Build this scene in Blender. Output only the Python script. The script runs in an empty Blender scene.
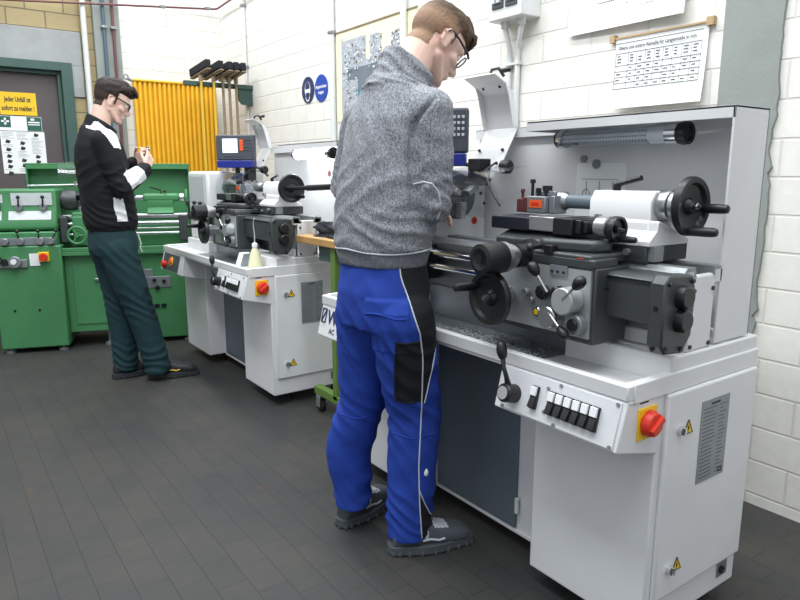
import bpy, bmesh, math, random
from mathutils import Vector, Matrix, noise
from mathutils.bvhtree import BVHTree
random.seed(7)
SC = bpy.context.scene
COL = SC.collection
PI = math.pi
V = Vector

# ---------------------------------------------------------------- camera
cam_d = bpy.data.cameras.new('camera')
cam_d.sensor_width = 36.0
cam_d.lens = 36.0 * 660.0 / 800.0
cam_d.clip_start = 0.05
cam = bpy.data.objects.new('camera', cam_d)
COL.objects.link(cam)
CAZ, CPITCH = math.radians(35.49), math.radians(10.85)
fwd = V((-math.cos(CAZ) * math.cos(CPITCH), math.sin(CAZ) * math.cos(CPITCH), -math.sin(CPITCH)))
cam.location = (0, 0, 1.32)
cam.rotation_euler = fwd.to_track_quat('-Z', 'Y').to_euler()
SC.camera = cam

# ---------------------------------------------------------------- light
SC.view_settings.view_transform = 'Standard'
SC.view_settings.look = 'None'
SC.view_settings.gamma = 1.0
SC.view_settings.use_curve_mapping = False
SC.view_settings.exposure = 0.16
world = bpy.data.worlds.new('workshop_air')
SC.world = world
world.use_nodes = True
# the big hall around: bright roof lights above, dimmer towards the floor
_nt = world.node_tree
_tc = _nt.nodes.new('ShaderNodeTexCoord')
_sp = _nt.nodes.new('ShaderNodeSeparateXYZ')
_rp = _nt.nodes.new('ShaderNodeValToRGB')
_mr = _nt.nodes.new('ShaderNodeMapRange')
_mr.inputs['From Min'].default_value = -1.0
_nt.links.new(_tc.outputs['Generated'], _sp.inputs[0])
_nt.links.new(_sp.outputs['Z'], _mr.inputs['Value'])
_nt.links.new(_mr.outputs['Result'], _rp.inputs['Fac'])
_e = _rp.color_ramp.elements
_e[0].position, _e[0].color = 0.30, (0.16, 0.17, 0.18, 1)
_e[1].position, _e[1].color = 0.85, (1.0, 1.06, 1.12, 1)
_m = _e.new(0.52)
_m.color = (0.55, 0.58, 0.62, 1)
_nt.links.new(_rp.outputs['Color'], _nt.nodes['Background'].inputs[0])
_nt.nodes['Background'].inputs[1].default_value = 0.85

def area(name, loc, size, power, target, col=(0.95, 0.98, 1.0)):
    d = bpy.data.lights.new(name, 'AREA')
    d.shape = 'RECTANGLE'
    d.size, d.size_y = size
    d.energy = power
    d.color = col
    o = bpy.data.objects.new(name, d)
    COL.objects.link(o)
    o.location = loc
    o.rotation_euler = (V(target) - V(loc)).to_track_quat('-Z', 'Y').to_euler()
    return o
# rows of ceiling tubes along the hall
area('ceiling_tubes_aisle', (-2.6, -0.2, 4.2), (6.5, 0.5), 140, (-2.6, 0.5, 0))
area('ceiling_tubes_wall', (-3.2, 1.5, 4.2), (7.0, 0.4), 140, (-3.2, 1.9, 0))

# ---------------------------------------------------------------- helpers
def hexc(h):
    h = h.lstrip('#')
    r = []
    for i in (0, 2, 4):
        c = int(h[i:i + 2], 16) / 255.0
        r.append(c / 12.92 if c <= 0.04045 else ((c + 0.055) / 1.055) ** 2.4)
    return (r[0], r[1], r[2], 1.0)

def newmat(name):
    m = bpy.data.materials.new(name)
    m.use_nodes = True
    nt = m.node_tree
    return m, nt, nt.nodes['Principled BSDF']

def mat(name, col, rough=0.5, metal=0.0, bump=0.0, bscale=200.0, var=0.06, vscale=6.0, spec=0.5):
    """painted / plastic / metal finish with a little unevenness of its own"""
    m, nt, b = newmat(name)
    c = hexc(col) if isinstance(col, str) else col
    tc = nt.nodes.new('ShaderNodeTexCoord')
    nz = nt.nodes.new('ShaderNodeTexNoise')
    nz.inputs['Scale'].default_value = vscale
    nz.inputs['Detail'].default_value = 5
    nt.links.new(tc.outputs['Object'], nz.inputs['Vector'])
    rp = nt.nodes.new('ShaderNodeValToRGB')
    rp.color_ramp.elements[0].position = 0.3
    rp.color_ramp.elements[1].position = 0.7
    rp.color_ramp.elements[0].color = tuple(x * (1 - var) for x in c[:3]) + (1,)
    rp.color_ramp.elements[1].color = tuple(min(1, x * (1 + var)) for x in c[:3]) + (1,)
    nt.links.new(nz.outputs['Fac'], rp.inputs['Fac'])
    nt.links.new(rp.outputs['Color'], b.inputs['Base Color'])
    b.inputs['Roughness'].default_value = rough
    b.inputs['Metallic'].default_value = metal
    b.inputs['Specular IOR Level'].default_value = spec
    if bump:
        n2 = nt.nodes.new('ShaderNodeTexNoise')
        n2.inputs['Scale'].default_value = bscale
        nt.links.new(tc.outputs['Object'], n2.inputs['Vector'])
        bp = nt.nodes.new('ShaderNodeBump')
        bp.inputs['Strength'].default_value = bump
        bp.inputs['Distance'].default_value = 0.003
        nt.links.new(n2.outputs['Fac'], bp.inputs['Height'])
        nt.links.new(bp.outputs['Normal'], b.inputs['Normal'])
    return m

def block_wall(name, plane, c1, c2, mortar, bump=0.6, bw=0.30, rh=0.14, msize=0.006, rough=0.7):
    """masonry laid in running bond; plane 'x' = wall in the XZ plane, 'y' = wall in the YZ plane"""
    m, nt, b = newmat(name)
    tc = nt.nodes.new('ShaderNodeTexCoord')
    sp = nt.nodes.new('ShaderNodeSeparateXYZ')
    cb = nt.nodes.new('ShaderNodeCombineXYZ')
    nt.links.new(tc.outputs['Object'], sp.inputs[0])
    nt.links.new(sp.outputs['X' if plane == 'x' else 'Y'], cb.inputs['X'])
    nt.links.new(sp.outputs['Z'], cb.inputs['Y'])
    mp = nt.nodes.new('ShaderNodeMapping')
    mp.inputs['Location'].default_value = (0.02, -0.045, 0)
    nt.links.new(cb.outputs[0], mp.inputs[0])
    br = nt.nodes.new('ShaderNodeTexBrick')
    br.inputs['Scale'].default_value = 1.0
    br.inputs['Brick Width'].default_value = bw
    br.inputs['Row Height'].default_value = rh
    br.inputs['Mortar Size'].default_value = msize
    br.inputs['Mortar Smooth'].default_value = 0.6
    br.inputs['Color1'].default_value = hexc(c1)
    br.inputs['Color2'].default_value = hexc(c2)
    br.inputs['Mortar'].default_value = hexc(mortar)
    nt.links.new(mp.outputs[0], br.inputs['Vector'])
    nz = nt.nodes.new('ShaderNodeTexNoise')
    nz.inputs['Scale'].default_value = 22
    nz.inputs['Detail'].default_value = 8
    nt.links.new(tc.outputs['Object'], nz.inputs['Vector'])
    mx = nt.nodes.new('ShaderNodeMixRGB')
    mx.blend_type = 'MULTIPLY'
    mx.inputs['Fac'].default_value = 0.16
    nt.links.new(br.outputs['Color'], mx.inputs['Color1'])
    nt.links.new(nz.outputs['Fac'], mx.inputs['Color2'])
    nt.links.new(mx.outputs[0], b.inputs['Base Color'])
    b.inputs['Roughness'].default_value = rough
    inv = nt.nodes.new('ShaderNodeMath')
    inv.operation = 'MULTIPLY_ADD'
    inv.inputs[1].default_value = -1.0
    nt.links.new(br.outputs['Fac'], inv.inputs[0])
    n3 = nt.nodes.new('ShaderNodeMath')
    n3.operation = 'MULTIPLY'
    n3.inputs[1].default_value = 0.45
    nt.links.new(nz.outputs['Fac'], n3.inputs[0])
    nt.links.new(n3.outputs[0], inv.inputs[2])
    bp = nt.nodes.new('ShaderNodeBump')
    bp.inputs['Strength'].default_value = bump
    bp.inputs['Distance'].default_value = 0.008
    nt.links.new(inv.outputs[0], bp.inputs['Height'])
    nt.links.new(bp.outputs['Normal'], b.inputs['Normal'])
    return m

def clear_mat(name, tint=(0.96, 0.98, 1.0), gloss=0.12):
    m, nt, b = newmat(name)
    nt.nodes.remove(b)
    out = nt.nodes['Material Output']
    tr = nt.nodes.new('ShaderNodeBsdfTransparent')
    tr.inputs[0].default_value = tint + (1,)
    gl = nt.nodes.new('ShaderNodeBsdfGlossy')
    gl.inputs['Roughness'].default_value = 0.08
    fr = nt.nodes.new('ShaderNodeLayerWeight')
    fr.inputs['Blend'].default_value = 0.18
    mu = nt.nodes.new('ShaderNodeMath')
    mu.operation = 'MULTIPLY_ADD'
    mu.inputs[1].default_value = 0.35
    mu.inputs[2].default_value = gloss
    mu.use_clamp = True
    nt.links.new(fr.outputs['Facing'], mu.inputs[0])
    mx = nt.nodes.new('ShaderNodeMixShader')
    nt.links.new(mu.outputs[0], mx.inputs[0])
    nt.links.new(tr.outputs[0], mx.inputs[1])
    nt.links.new(gl.outputs[0], mx.inputs[2])
    nt.links.new(mx.outputs[0], out.inputs[0])
    return m

def lamp_mat(name, col, strength):
    m, nt, b = newmat(name)
    b.inputs['Base Color'].default_value = col
    b.inputs['Emission Color'].default_value = col
    b.inputs['Emission Strength'].default_value = strength
    return m

def axes(d):
    d = V(d).normalized()
    a = V((0, 0, 1)) if abs(d.z) < 0.9 else V((1, 0, 0))
    u = d.cross(a).normalized()
    return u, d.cross(u).normalized(), d

class MB:
    """collects solids; build() links them as one mesh object"""
    def __init__(self):
        self.v, self.f, self.fm, self.m = [], [], [], 0
    def add(self, vs, fs):
        n = len(self.v)
        self.v += [V(x) for x in vs]
        self.f += [tuple(i + n for i in f) for f in fs]
        self.fm += [self.m] * len(fs)
        return self
    def box(self, x0, x1, y0, y1, z0, z1):
        vs = [(x, y, z) for x in (x0, x1) for y in (y0, y1) for z in (z0, z1)]
        return self.add(vs, [(0, 1, 3, 2), (4, 6, 7, 5), (0, 4, 5, 1), (2, 3, 7, 6), (0, 2, 6, 4), (1, 5, 7, 3)])
    def obox(self, c, ex, ey, ez):
        c, ex, ey, ez = V(c), V(ex), V(ey), V(ez)
        vs = [c + ex * i + ey * j + ez * k for i in (-1, 1) for j in (-1, 1) for k in (-1, 1)]
        return self.add(vs, [(0, 1, 3, 2), (4, 6, 7, 5), (0, 4, 5, 1), (2, 3, 7, 6), (0, 2, 6, 4), (1, 5, 7, 3)])
    def prism(self, pts, a, b):
        """polygon pts (3D) extruded by vector b-a added"""
        d = V(b) - V(a)
        n = len(pts)
        vs = [V(p) for p in pts] + [V(p) + d for p in pts]
        fs = [tuple(range(n))[::-1], tuple(range(n, 2 * n))]
        fs += [(i, (i + 1) % n, (i + 1) % n + n, i + n) for i in range(n)]
        return self.add(vs, fs)
    def prx(self, yz, x0, x1):
        return self.prism([(x0, y, z) for y, z in yz], (x0, 0, 0), (x1, 0, 0))
    def pry(self, xz, y0, y1):
        return self.prism([(x, y0, z) for x, z in xz], (0, y0, 0), (0, y1, 0))
    def prz(self, xy, z0, z1):
        return self.prism([(x, y, z0) for x, y in xy], (0, 0, z0), (0, 0, z1))
    def rev(self, p, d, prof, n=28):
        """profile [(t, r)] turned about the axis through p along d"""
        p = V(p)
        u, w, d = axes(d)
        vs, fs = [], []
        for t, r in prof:
            for i in range(n):
                a = 2 * PI * i / n
                vs.append(p + d * t + (u * math.cos(a) + w * math.sin(a)) * max(r, 1e-5))
        for k in range(len(prof) - 1):
            for i in range(n):
                j = (i + 1) % n
                fs.append((k * n + i, k * n + j, (k + 1) * n + j, (k + 1) * n + i))
        fs.append(tuple(range(n))[::-1])
        fs.append(tuple(range((len(prof) - 1) * n, len(prof) * n)))
        return self.add(vs, fs)
    def cyl(self, a, b, r, r2=None, n=20, c=0.0):
        a, b = V(a), V(b)
        L = (b - a).length
        r2 = r if r2 is None else r2
        if c:
            return self.rev(a, b - a, [(0, r - c), (c, r), (L - c, r2), (L, r2 - c)], n)
        return self.rev(a, b - a, [(0, r), (L, r2)], n)
    def ring(self, p, d, R, r, n=36, k=10):
        p = V(p)
        u, w, d = axes(d)
        vs, fs = [], []
        for i in range(n):
            a = 2 * PI * i / n
            e = u * math.cos(a) + w * math.sin(a)
            for j in range(k):
                b = 2 * PI * j / k
                vs.append(p + e * (R + r * math.cos(b)) + d * r * math.sin(b))
        for i in range(n):
            for j in range(k):
                fs.append((i * k + j, ((i + 1) % n) * k + j, ((i + 1) % n) * k + (j + 1) % k, i * k + (j + 1) % k))
        return self.add(vs, fs)
    def ball(self, c, r, n=16, m=10, rot=None):
        c = V(c)
        r = V(r) if hasattr(r, '__len__') else V((r, r, r))
        vs, fs = [], []
        for k in range(m + 1):
            t = PI * k / m
            for i in range(n):
                a = 2 * PI * i / n
                q = V((r.x * max(math.sin(t), 1e-3) * math.cos(a), r.y * max(math.sin(t), 1e-3) * math.sin(a), r.z * math.cos(t)))
                vs.append(c + (rot @ q if rot else q))
        for k in range(m):
            for i in range(n):
                j = (i + 1) % n
                fs.append((k * n + i, (k + 1) * n + i, (k + 1) * n + j, k * n + j))
        fs.append(tuple(range(n)))
        fs.append(tuple(range(m * n, m * n + n))[::-1])
        return self.add(vs, fs)
    def tube(self, pts, r, n=10, close=False):
        pts = [V(p) for p in pts]
        rs = r if hasattr(r, '__len__') else [r] * len(pts)
        vs, fs = [], []
        u = None
        N = len(pts)
        for i, p in enumerate(pts):
            if close:
                t = pts[(i + 1) % N] - pts[i - 1]
            else:
                t = pts[min(i + 1, N - 1)] - pts[max(i - 1, 0)]
            t = t.normalized()
            if u is None:
                u = axes(t)[0]
            u = (u - t * u.dot(t)).normalized()
            w = t.cross(u)
            for k in range(n):
                a = 2 * PI * k / n
                vs.append(p + (u * math.cos(a) + w * math.sin(a)) * rs[i])
        for i in range(N if close else N - 1):
            for k in range(n):
                a, b = i * n, ((i + 1) % N) * n
                fs.append((a + k, a + (k + 1) % n, b + (k + 1) % n, b + k))
        if not close:
            fs.append(tuple(range(n))[::-1])
            fs.append(tuple(range((N - 1) * n, N * n)))
        return self.add(vs, fs)
    def sheet(self, pts, th):
        """open polyline of (a, b) point pairs (left edge, right edge) given thickness th"""
        n = len(pts)
        L = [V(a) for a, b in pts]
        R = [V(b) for a, b in pts]
        nr = []
        for i in range(n):
            t = L[min(i + 1, n - 1)] - L[max(i - 1, 0)]
            nr.append(t.cross(R[i] - L[i]).normalized() * th)
        vs = L + R + [L[i] + nr[i] for i in range(n)] + [R[i] + nr[i] for i in range(n)]
        fs = []
        for i in range(n - 1):
            fs += [(i, i + 1, n + i + 1, n + i), (2 * n + i, 3 * n + i, 3 * n + i + 1, 2 * n + i + 1),
                   (i, 2 * n + i, 2 * n + i + 1, i + 1), (n + i, n + i + 1, 3 * n + i + 1, 3 * n + i)]
        fs += [(0, n, 3 * n, 2 * n), (n - 1, 3 * n - 1, 4 * n - 1, 2 * n - 1)]
        return self.add(vs, fs)
    def build(self, name, mats, parent=None, bevel=0.0, origin=None, smooth=38, seg=2):
        if parent is not None and name in SPLIT:
            groups = clusters(self)
            if len(groups) > 1:
                for g in groups:
                    sb = MB()
                    idx = {}
                    for k in g:
                        for i in self.f[k]:
                            if i not in idx:
                                idx[i] = len(sb.v)
                                sb.v.append(self.v[i])
                        sb.f.append(tuple(idx[i] for i in self.f[k]))
                        sb.fm.append(self.fm[k])
                    o = sb._link(name, mats, parent, bevel, origin, smooth, seg)
                return o
        return self._link(name, mats, parent, bevel, origin, smooth, seg)
    def _link(self, name, mats, parent=None, bevel=0.0, origin=None, smooth=38, seg=2):
        org = V(origin) if origin is not None else (ORG if parent is not None else V((0, 0, 0)))
        me = bpy.data.meshes.new(name)
        me.from_pydata([tuple(p - org) for p in self.v], [], self.f)
        bm = bmesh.new()
        bm.from_mesh(me)
        bmesh.ops.recalc_face_normals(bm, faces=bm.faces)
        bm.to_mesh(me)
        bm.free()
        if not isinstance(mats, (list, tuple)):
            mats = [mats]
        for mm in mats:
            me.materials.append(mm)
        for p, k in zip(me.polygons, self.fm):
            p.material_index = k
            p.use_smooth = True
        me.set_sharp_from_angle(angle=math.radians(smooth))
        o = bpy.data.objects.new(name, me)
        COL.objects.link(o)
        if parent is not None:
            o.parent = parent
        else:
            o.location = org
        if bevel:
            bv = o.modifiers.new('bevel', 'BEVEL')
            bv.width = bevel
            bv.segments = seg
            bv.limit_method = 'ANGLE'
            bv.angle_limit = math.radians(50)
        return o
ORG = V((0, 0, 0))

SPLIT = {'lamp_collar', 'lamp_cap', 'lock', 'keypad', 'axis_keys', 'hinge', 'jaw', 'end_cap', 'feed_rod', 'bed_way', 'gear_lever', 'selector_boss',
         'bolt', 'star_knob', 'magnet', 'breaker_switches', 'window', 'screw', 'cover_bolt', 'switch_plate', 'switch_knob', 'levelling_foot', 'bracket',
         'speed_chart', 'clamp_bolt', 'slide_end', 'bottom_frame', 'feed_hub', 'clip', 'bed_end', 'lenses', 'feed_rods', 'quill', 'tool_holder', 'clamp_lever', 'pictograms', 'side_stripe'}
def clusters(b):
    """faces grouped by the separate pieces they belong to (pieces that touch stay together)"""
    par = list(range(len(b.v)))
    def root(i):
        while par[i] != i:
            par[i] = par[par[i]]
            i = par[i]
        return i
    for f in b.f:
        for j in f[1:]: par[root(f[0])] = root(j)
    comp = {}
    for k, f in enumerate(b.f): comp.setdefault(root(f[0]), []).append(k)
    items = []
    for fs in comp.values():
        vs = [b.v[i] for k in fs for i in b.f[k]]
        items.append([fs, [min(v[a] for v in vs) - .0012 for a in range(3)], [max(v[a] for v in vs) + .0012 for a in range(3)]])
    done = False
    while not done:
        done = True
        for i in range(len(items)):
            for j in range(i + 1, len(items)):
                if all(items[i][1][a] <= items[j][2][a] and items[j][1][a] <= items[i][2][a] for a in range(3)):
                    A, B = items[i], items.pop(j)
                    items[i] = [A[0] + B[0], [min(p, q) for p, q in zip(A[1], B[1])], [max(p, q) for p, q in zip(A[2], B[2])]]
                    done = False
                    break
            if not done: break
    return [it[0] for it in items]

def tag(o, label, cat, group=None, kind=None):
    if label: o['label'] = label
    if cat: o['category'] = cat
    if group: o['group'] = group
    if kind: o['kind'] = kind
    return o
def thing(name, label, cat, loc, rz=0.0, group=None):
    global ORG
    o = bpy.data.objects.new(name, None)
    o.empty_display_size = 0.1
    COL.objects.link(o)
    o.location = loc
    o.rotation_euler = (0, 0, rz)
    ORG = V(loc)
    return tag(o, label, cat, group)
def struct(o):
    o['kind'] = 'structure'
    return o

def text_faces(mb, s, org, ux, uy, size, lift, slot=0, align='LEFT', bold=0.0):
    """letters as thin raised shapes; org = baseline start, ux / uy unit directions of the writing"""
    cu = bpy.data.curves.new('letters', 'FONT')
    cu.body = s
    cu.size = size
    cu.align_x = align
    cu.offset = bold
    cu.resolution_u = 2
    ob = bpy.data.objects.new('letters', cu)
    COL.objects.link(ob)
    dg = bpy.context.evaluated_depsgraph_get()
    me = bpy.data.meshes.new_from_object(ob.evaluated_get(dg))
    ux, uy, org = V(ux), V(uy), V(org)
    nz = ux.cross(uy).normalized()
    old = mb.m
    mb.m = slot
    mb.add([org + ux * v.co.x + uy * v.co.y + nz * lift for v in me.vertices], [tuple(p.vertices) for p in me.polygons])
    mb.m = old
    bpy.data.objects.remove(ob)
    bpy.data.curves.remove(cu)
    bpy.data.meshes.remove(me)

def quad(mb, c, ux, uy, slot=0):
    c, ux, uy = V(c), V(ux), V(uy)
    old = mb.m
    mb.m = slot
    mb.add([c - ux - uy, c + ux - uy, c + ux + uy, c - ux + uy], [(0, 1, 2, 3)])
    mb.m = old

# ---------------------------------------------------------------- materials
M = {}
M['white'] = mat('machine_white', '#dcddde', 0.42, var=0.03, bump=0.05, bscale=350)
M['white2'] = mat('machine_white_inner', '#d8dadd', 0.5, var=0.03)
M['slate'] = mat('slate_paint', '#5f6a73', 0.45, var=0.06, bump=0.05)
M['charcoal'] = mat('charcoal_casting', '#464a4b', 0.40, 0.3, bump=0.1, bscale=120)
M['steel'] = mat('ground_steel', '#b5b8ba', 0.28, 0.9, var=0.1, vscale=12)
M['dull'] = mat('dull_steel', '#8d9193', 0.4, 0.5, var=0.14, vscale=9)
M['apron'] = mat('apron_steel', '#b3b7b8', 0.36, 0.45, var=0.08)
M['chrome'] = mat('chrome', '#d8dadc', 0.12, 1.0)
M['black'] = mat('black_plastic', '#17181b', 0.38, var=0.1)
M['rubber'] = mat('black_rubber', '#121214', 0.75)
M['navy'] = mat('dark_navy_cover', '#1b1f2c', 0.45)
M['yellow'] = mat('signal_yellow', '#f0c21c', 0.45)
M['red'] = mat('signal_red', '#d8351f', 0.4)
M['orange'] = mat('signal_orange', '#f0642f', 0.45)
M['plate'] = mat('engraved_plate', '#8f959b', 0.35, 0.5)
M['ink'] = mat('printing_ink', '#26282c', 0.6)
M['greyink'] = mat('grey_print', '#6c7178', 0.6)
M['paper'] = mat('paper', '#eceeed', 0.6, var=0.02)
M['cream'] = mat('cream_paper', '#efe9c4', 0.6, var=0.03)
M['blue'] = mat('royal_blue_paint', '#1d2c86', 0.4)
M['drogrey'] = mat('display_housing', '#4a4f57', 0.5)
M['key'] = mat('grey_keys', '#c9cdd2', 0.5)
M['pdark'] = mat('poster_grey', '#6d7681', .6)
M['plight'] = mat('poster_silver', '#a8adb4', .6, var=.2, vscale=40)
M['pblue'] = mat('poster_blue', '#43879c', .6)
M['screen'] = lamp_mat('lit_screen', (0.82, 0.9, 1.0, 1), 1.1)
M['green'] = mat('lathe_green', '#468455', 0.42, var=0.07, vscale=4, bump=0.06, bscale=120)
M['lightplate'] = mat('pale_chart_plate', '#c5cbcc', 0.45, var=0.08, vscale=30)
M['darkgreen'] = mat('frame_green', '#38544e', 0.5)
M['olive'] = mat('olive_green_paint', '#5f7f38', 0.5)
M['wood'] = mat('bench_wood', '#b08a56', 0.6, var=0.2, vscale=14)
M['concrete'] = mat('bare_concrete', '#9a9d9d', 0.85, bump=0.4, bscale=60, var=0.1)
M['greypaint'] = mat('grey_green_paint', '#8b918d', 0.75, bump=0.3, bscale=80, var=0.08)
M['doorbrown'] = mat('door_brown', '#564f50', 0.6)
M['radyellow'] = mat('radiator_yellow', '#eab120', 0.42)
M['conduit'] = mat('conduit_grey', '#d5d7d6', 0.5)
M['pipered'] = mat('pipe_red', '#6b4042', 0.45)
M['pipeblue'] = mat('pipe_blue', '#4a6170', 0.45)
M['signblue'] = mat('mandatory_blue', '#2347a8', 0.4)
M['signnavy'] = mat('mandatory_navy', '#2b3560', 0.4)
M['signwhite'] = mat('sign_white', '#eef0f2', 0.5)
M['signgreen'] = mat('rescue_green', '#1f5a4a', 0.5)
M['clear'] = clear_mat('clear_plastic', (0.95, 0.965, 0.98), gloss=0.015)
M['lampglass'] = clear_mat('lamp_glass', (0.93, 0.96, 0.98), 0.05)
M['lens'] = clear_mat('spectacle_lens', (0.95, 0.97, 1.0), 0.1)
M['lampon'] = lamp_mat('glowing_tube', (0.95, 0.98, 1.0, 1), 16.0)
M['swarf'] = mat('metal_chips', '#8d9295', 0.6, 0.2)
M['bristle'] = mat('broom_bristle', '#1b1c20', 0.9, bump=0.8, bscale=150)
M['broomwood'] = mat('broom_wood', '#8a7a62', 0.6, var=0.15)
M['lath'] = mat('lath_wood', '#b59a72', .6)
M['broomyellow'] = mat('broom_yellow', '#d8b23a', 0.5)
M['oil'] = mat('oil_bottle', '#dcd9b4', 0.4)
# ---------------------------------------------------------------- setting
def floor_mat():
    m, nt, b = newmat('wood_block_floor')
    tc = nt.nodes.new('ShaderNodeTexCoord')
    br = nt.nodes.new('ShaderNodeTexBrick')
    br.inputs['Scale'].default_value = 1.0
    br.inputs['Brick Width'].default_value = 0.165
    br.inputs['Row Height'].default_value = 0.105
    br.inputs['Mortar Size'].default_value = 0.0016
    br.inputs['Mortar Smooth'].default_value = 0.4
    br.inputs['Bias'].default_value = 0.0
    br.inputs['Color1'].default_value = hexc('#373737')
    br.inputs['Color2'].default_value = hexc('#323335')
    br.inputs['Mortar'].default_value = hexc('#1f1f20')
    nt.links.new(tc.outputs['Object'], br.inputs['Vector'])
    n1 = nt.nodes.new('ShaderNodeTexNoise')
    n1.inputs['Scale'].default_value = 1.6
    n1.inputs['Detail'].default_value = 7
    n1.inputs['Roughness'].default_value = 0.65
    nt.links.new(tc.outputs['Object'], n1.inputs['Vector'])
    r1 = nt.nodes.new('ShaderNodeValToRGB')
    r1.color_ramp.elements[0].position = 0.35
    r1.color_ramp.elements[0].color = (0.75, 0.78, 0.82, 1)
    r1.color_ramp.elements[1].position = 0.7
    r1.color_ramp.elements[1].color = (1.35, 1.26, 1.05, 1)
    nt.links.new(n1.outputs['Fac'], r1.inputs[0])
    mx = nt.nodes.new('ShaderNodeMixRGB')
    mx.blend_type = 'MULTIPLY'
    mx.inputs[0].default_value = 1
    nt.links.new(br.outputs['Color'], mx.inputs[1])
    nt.links.new(r1.outputs[0], mx.inputs[2])
    # rusty scuffs
    n2 = nt.nodes.new('ShaderNodeTexNoise')
    n2.inputs['Scale'].default_value = 7
    n2.inputs['Detail'].default_value = 9
    n2.inputs['Roughness'].default_value = 0.7
    nt.links.new(tc.outputs['Object'], n2.inputs['Vector'])
    r2 = nt.nodes.new('ShaderNodeValToRGB')
    r2.color_ramp.elements[0].position = 0.60
    r2.color_ramp.elements[0].color = (0, 0, 0, 1)
    r2.color_ramp.elements[1].position = 0.74
    r2.color_ramp.elements[1].color = (0.55, 0.55, 0.55, 1)
    nt.links.new(n2.outputs['Fac'], r2.inputs[0])
    m2 = nt.nodes.new('ShaderNodeMixRGB')
    m2.inputs[2].default_value = hexc('#5c3f30')
    nt.links.new(r2.outputs[0], m2.inputs[0])
    nt.links.new(mx.outputs[0], m2.inputs[1])
    nt.links.new(m2.outputs[0], b.inputs['Base Color'])
    b.inputs['Roughness'].default_value = 0.62
    bp = nt.nodes.new('ShaderNodeBump')
    bp.inputs['Strength'].default_value = 0.25
    bp.inputs['Distance'].default_value = 0.003
    bp.invert = True
    nt.links.new(br.outputs['Fac'], bp.inputs['Height'])
    nt.links.new(bp.outputs['Normal'], b.inputs['Normal'])
    return m

XW, YW = -6.78, 2.605          # left wall plane, right wall plane
HW = 4.4
struct(MB().box(-7.2, 3.0, -4.5, 2.9, -0.1, 0.0).build('floor', floor_mat()))
M['wallR'] = block_wall('painted_blocks_right', 'x', '#f0eee7', '#eeece5', '#dfddd5', 0.4)
M['wallL'] = block_wall('painted_blocks_left', 'y', '#f0eee7', '#eeece5', '#dfddd5', 0.4)
M['brick'] = block_wall('sand_brick', 'y', '#ae9d74', '#a3936c', '#857d69', 1.0)
struct(MB().box(-6.98, 3.0, YW, YW + 0.2, 0, HW).build('wall_right', M['wallR']))
struct(MB().box(XW - 0.2, XW, 1.63, YW, 0, HW).build('wall_left', M['wallL']))
# brick part of the left wall, with the doorway
w = MB()
w.box(XW - 0.2, XW, 1.20, 1.42, 0, HW)
w.box(XW - 0.2, XW, -4.5, 1.20, 2.56, HW)
w.box(XW - 0.2, XW, -4.5, 0.02, 0, 2.56)
struct(w.build('wall_left_brick', M['brick']))
struct(MB().box(XW - 0.2, XW + 0.02, -4.5, 1.30, 2.27, 2.56).box(XW - 0.2, XW + 0.02, 1.205, 1.30, 2.0, 2.27).build('trim_1', M['concrete'], bevel=0.004))   # lintel
struct(MB().box(XW - 0.2, XW + 0.05, 1.41, 1.635, 0, HW).build('trim_2', M['greypaint'], bevel=0.006))     # pilaster
# pilaster on the right wall with a broken plaster edge
pts = [(-1.475, 0.0)]
random.seed(3)
z = 0.0
edge = []
while z < HW:
    edge.append((-1.252 + random.uniform(-0.012, 0.012) * (1.0 if z < 1.7 else 0.25), z))
    z += random.uniform(0.02, 0.06)
pts = [(-1.475, 0.0)] + edge + [(-1.252, HW), (-1.475, HW)]
struct(MB().pry(pts, YW - 0.016, YW + 0.02).build('trim_3', M['greypaint']))
# door
d = struct(MB().box(XW - 0.12, XW - 0.07, 0.02, 1.12, 0.01, 2.24).build('door_1', M['doorbrown'], origin=(XW, 0.5, 0)))
ORG = V((XW, 0.5, 0))
fr = MB()
fr.box(XW - 0.14, XW + 0.035, 1.115, 1.205, 0, 2.29).box(XW - 0.14, XW + 0.035, -0.05, 1.115, 2.215, 2.29)
fr.box(XW - 0.14, XW - 0.02, 1.085, 1.115, 0, 2.215).box(XW - 0.14, XW - 0.02, 0.02, 1.085, 2.185, 2.215)
fr.box(XW - 0.14, XW + 0.035, -0.05, 0.02, 0, 2.29)
fr.build('door_frame', M['darkgreen'], d, bevel=0.004)

# ---- pipes and conduits
def pipe(name, pts, r, m, label, cat='pipe', clips=()):
    o = V(pts[-1])
    mb = MB().tube(pts, r, 12)
    ob = mb.build(name, m, origin=o)
    tag(ob, label, cat)
    global ORG
    ORG = o
    for c in clips:
        cb = MB().box(c[0] - 0.025, c[0] + 0.025, c[1] - 0.025, c[1] + 0.025, c[2] - 0.012, c[2] + 0.012)
        cb.build('clip', M['dull'], ob, bevel=0.004)
    return ob
def bend(a, c, b, r=0.08, n=6):
    a, c, b = V(a), V(c), V(b)
    p, q = c + (a - c).normalized() * r, c + (b - c).normalized() * r
    return [a] + [p * (1 - t) ** 2 + c * 2 * t * (1 - t) + q * t * t for t in [i / n for i in range(n + 1)]] + [b]
pipe('water_pipe', bend((XW + 0.105, 0.3, 2.70), (XW + 0.105, YW - 0.062, 2.905), (-2.0, YW - 0.062, 3.10), 0.05),
     0.009, M['pipered'], 'dark red pipe running high along both walls through the corner',
     clips=[(XW + 0.105, 2.02, 2.858), (XW + 0.105, 2.45, 2.9)])
pipe('riser_pipe', [(XW + 0.075, 1.492, HW), (XW + 0.075, 1.492, 0.0)], 0.015, M['pipeblue'],
     'vertical blue grey riser pipe on the pilaster behind the standing student', clips=[(XW + 0.075, 1.492, 2.62)])
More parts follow.
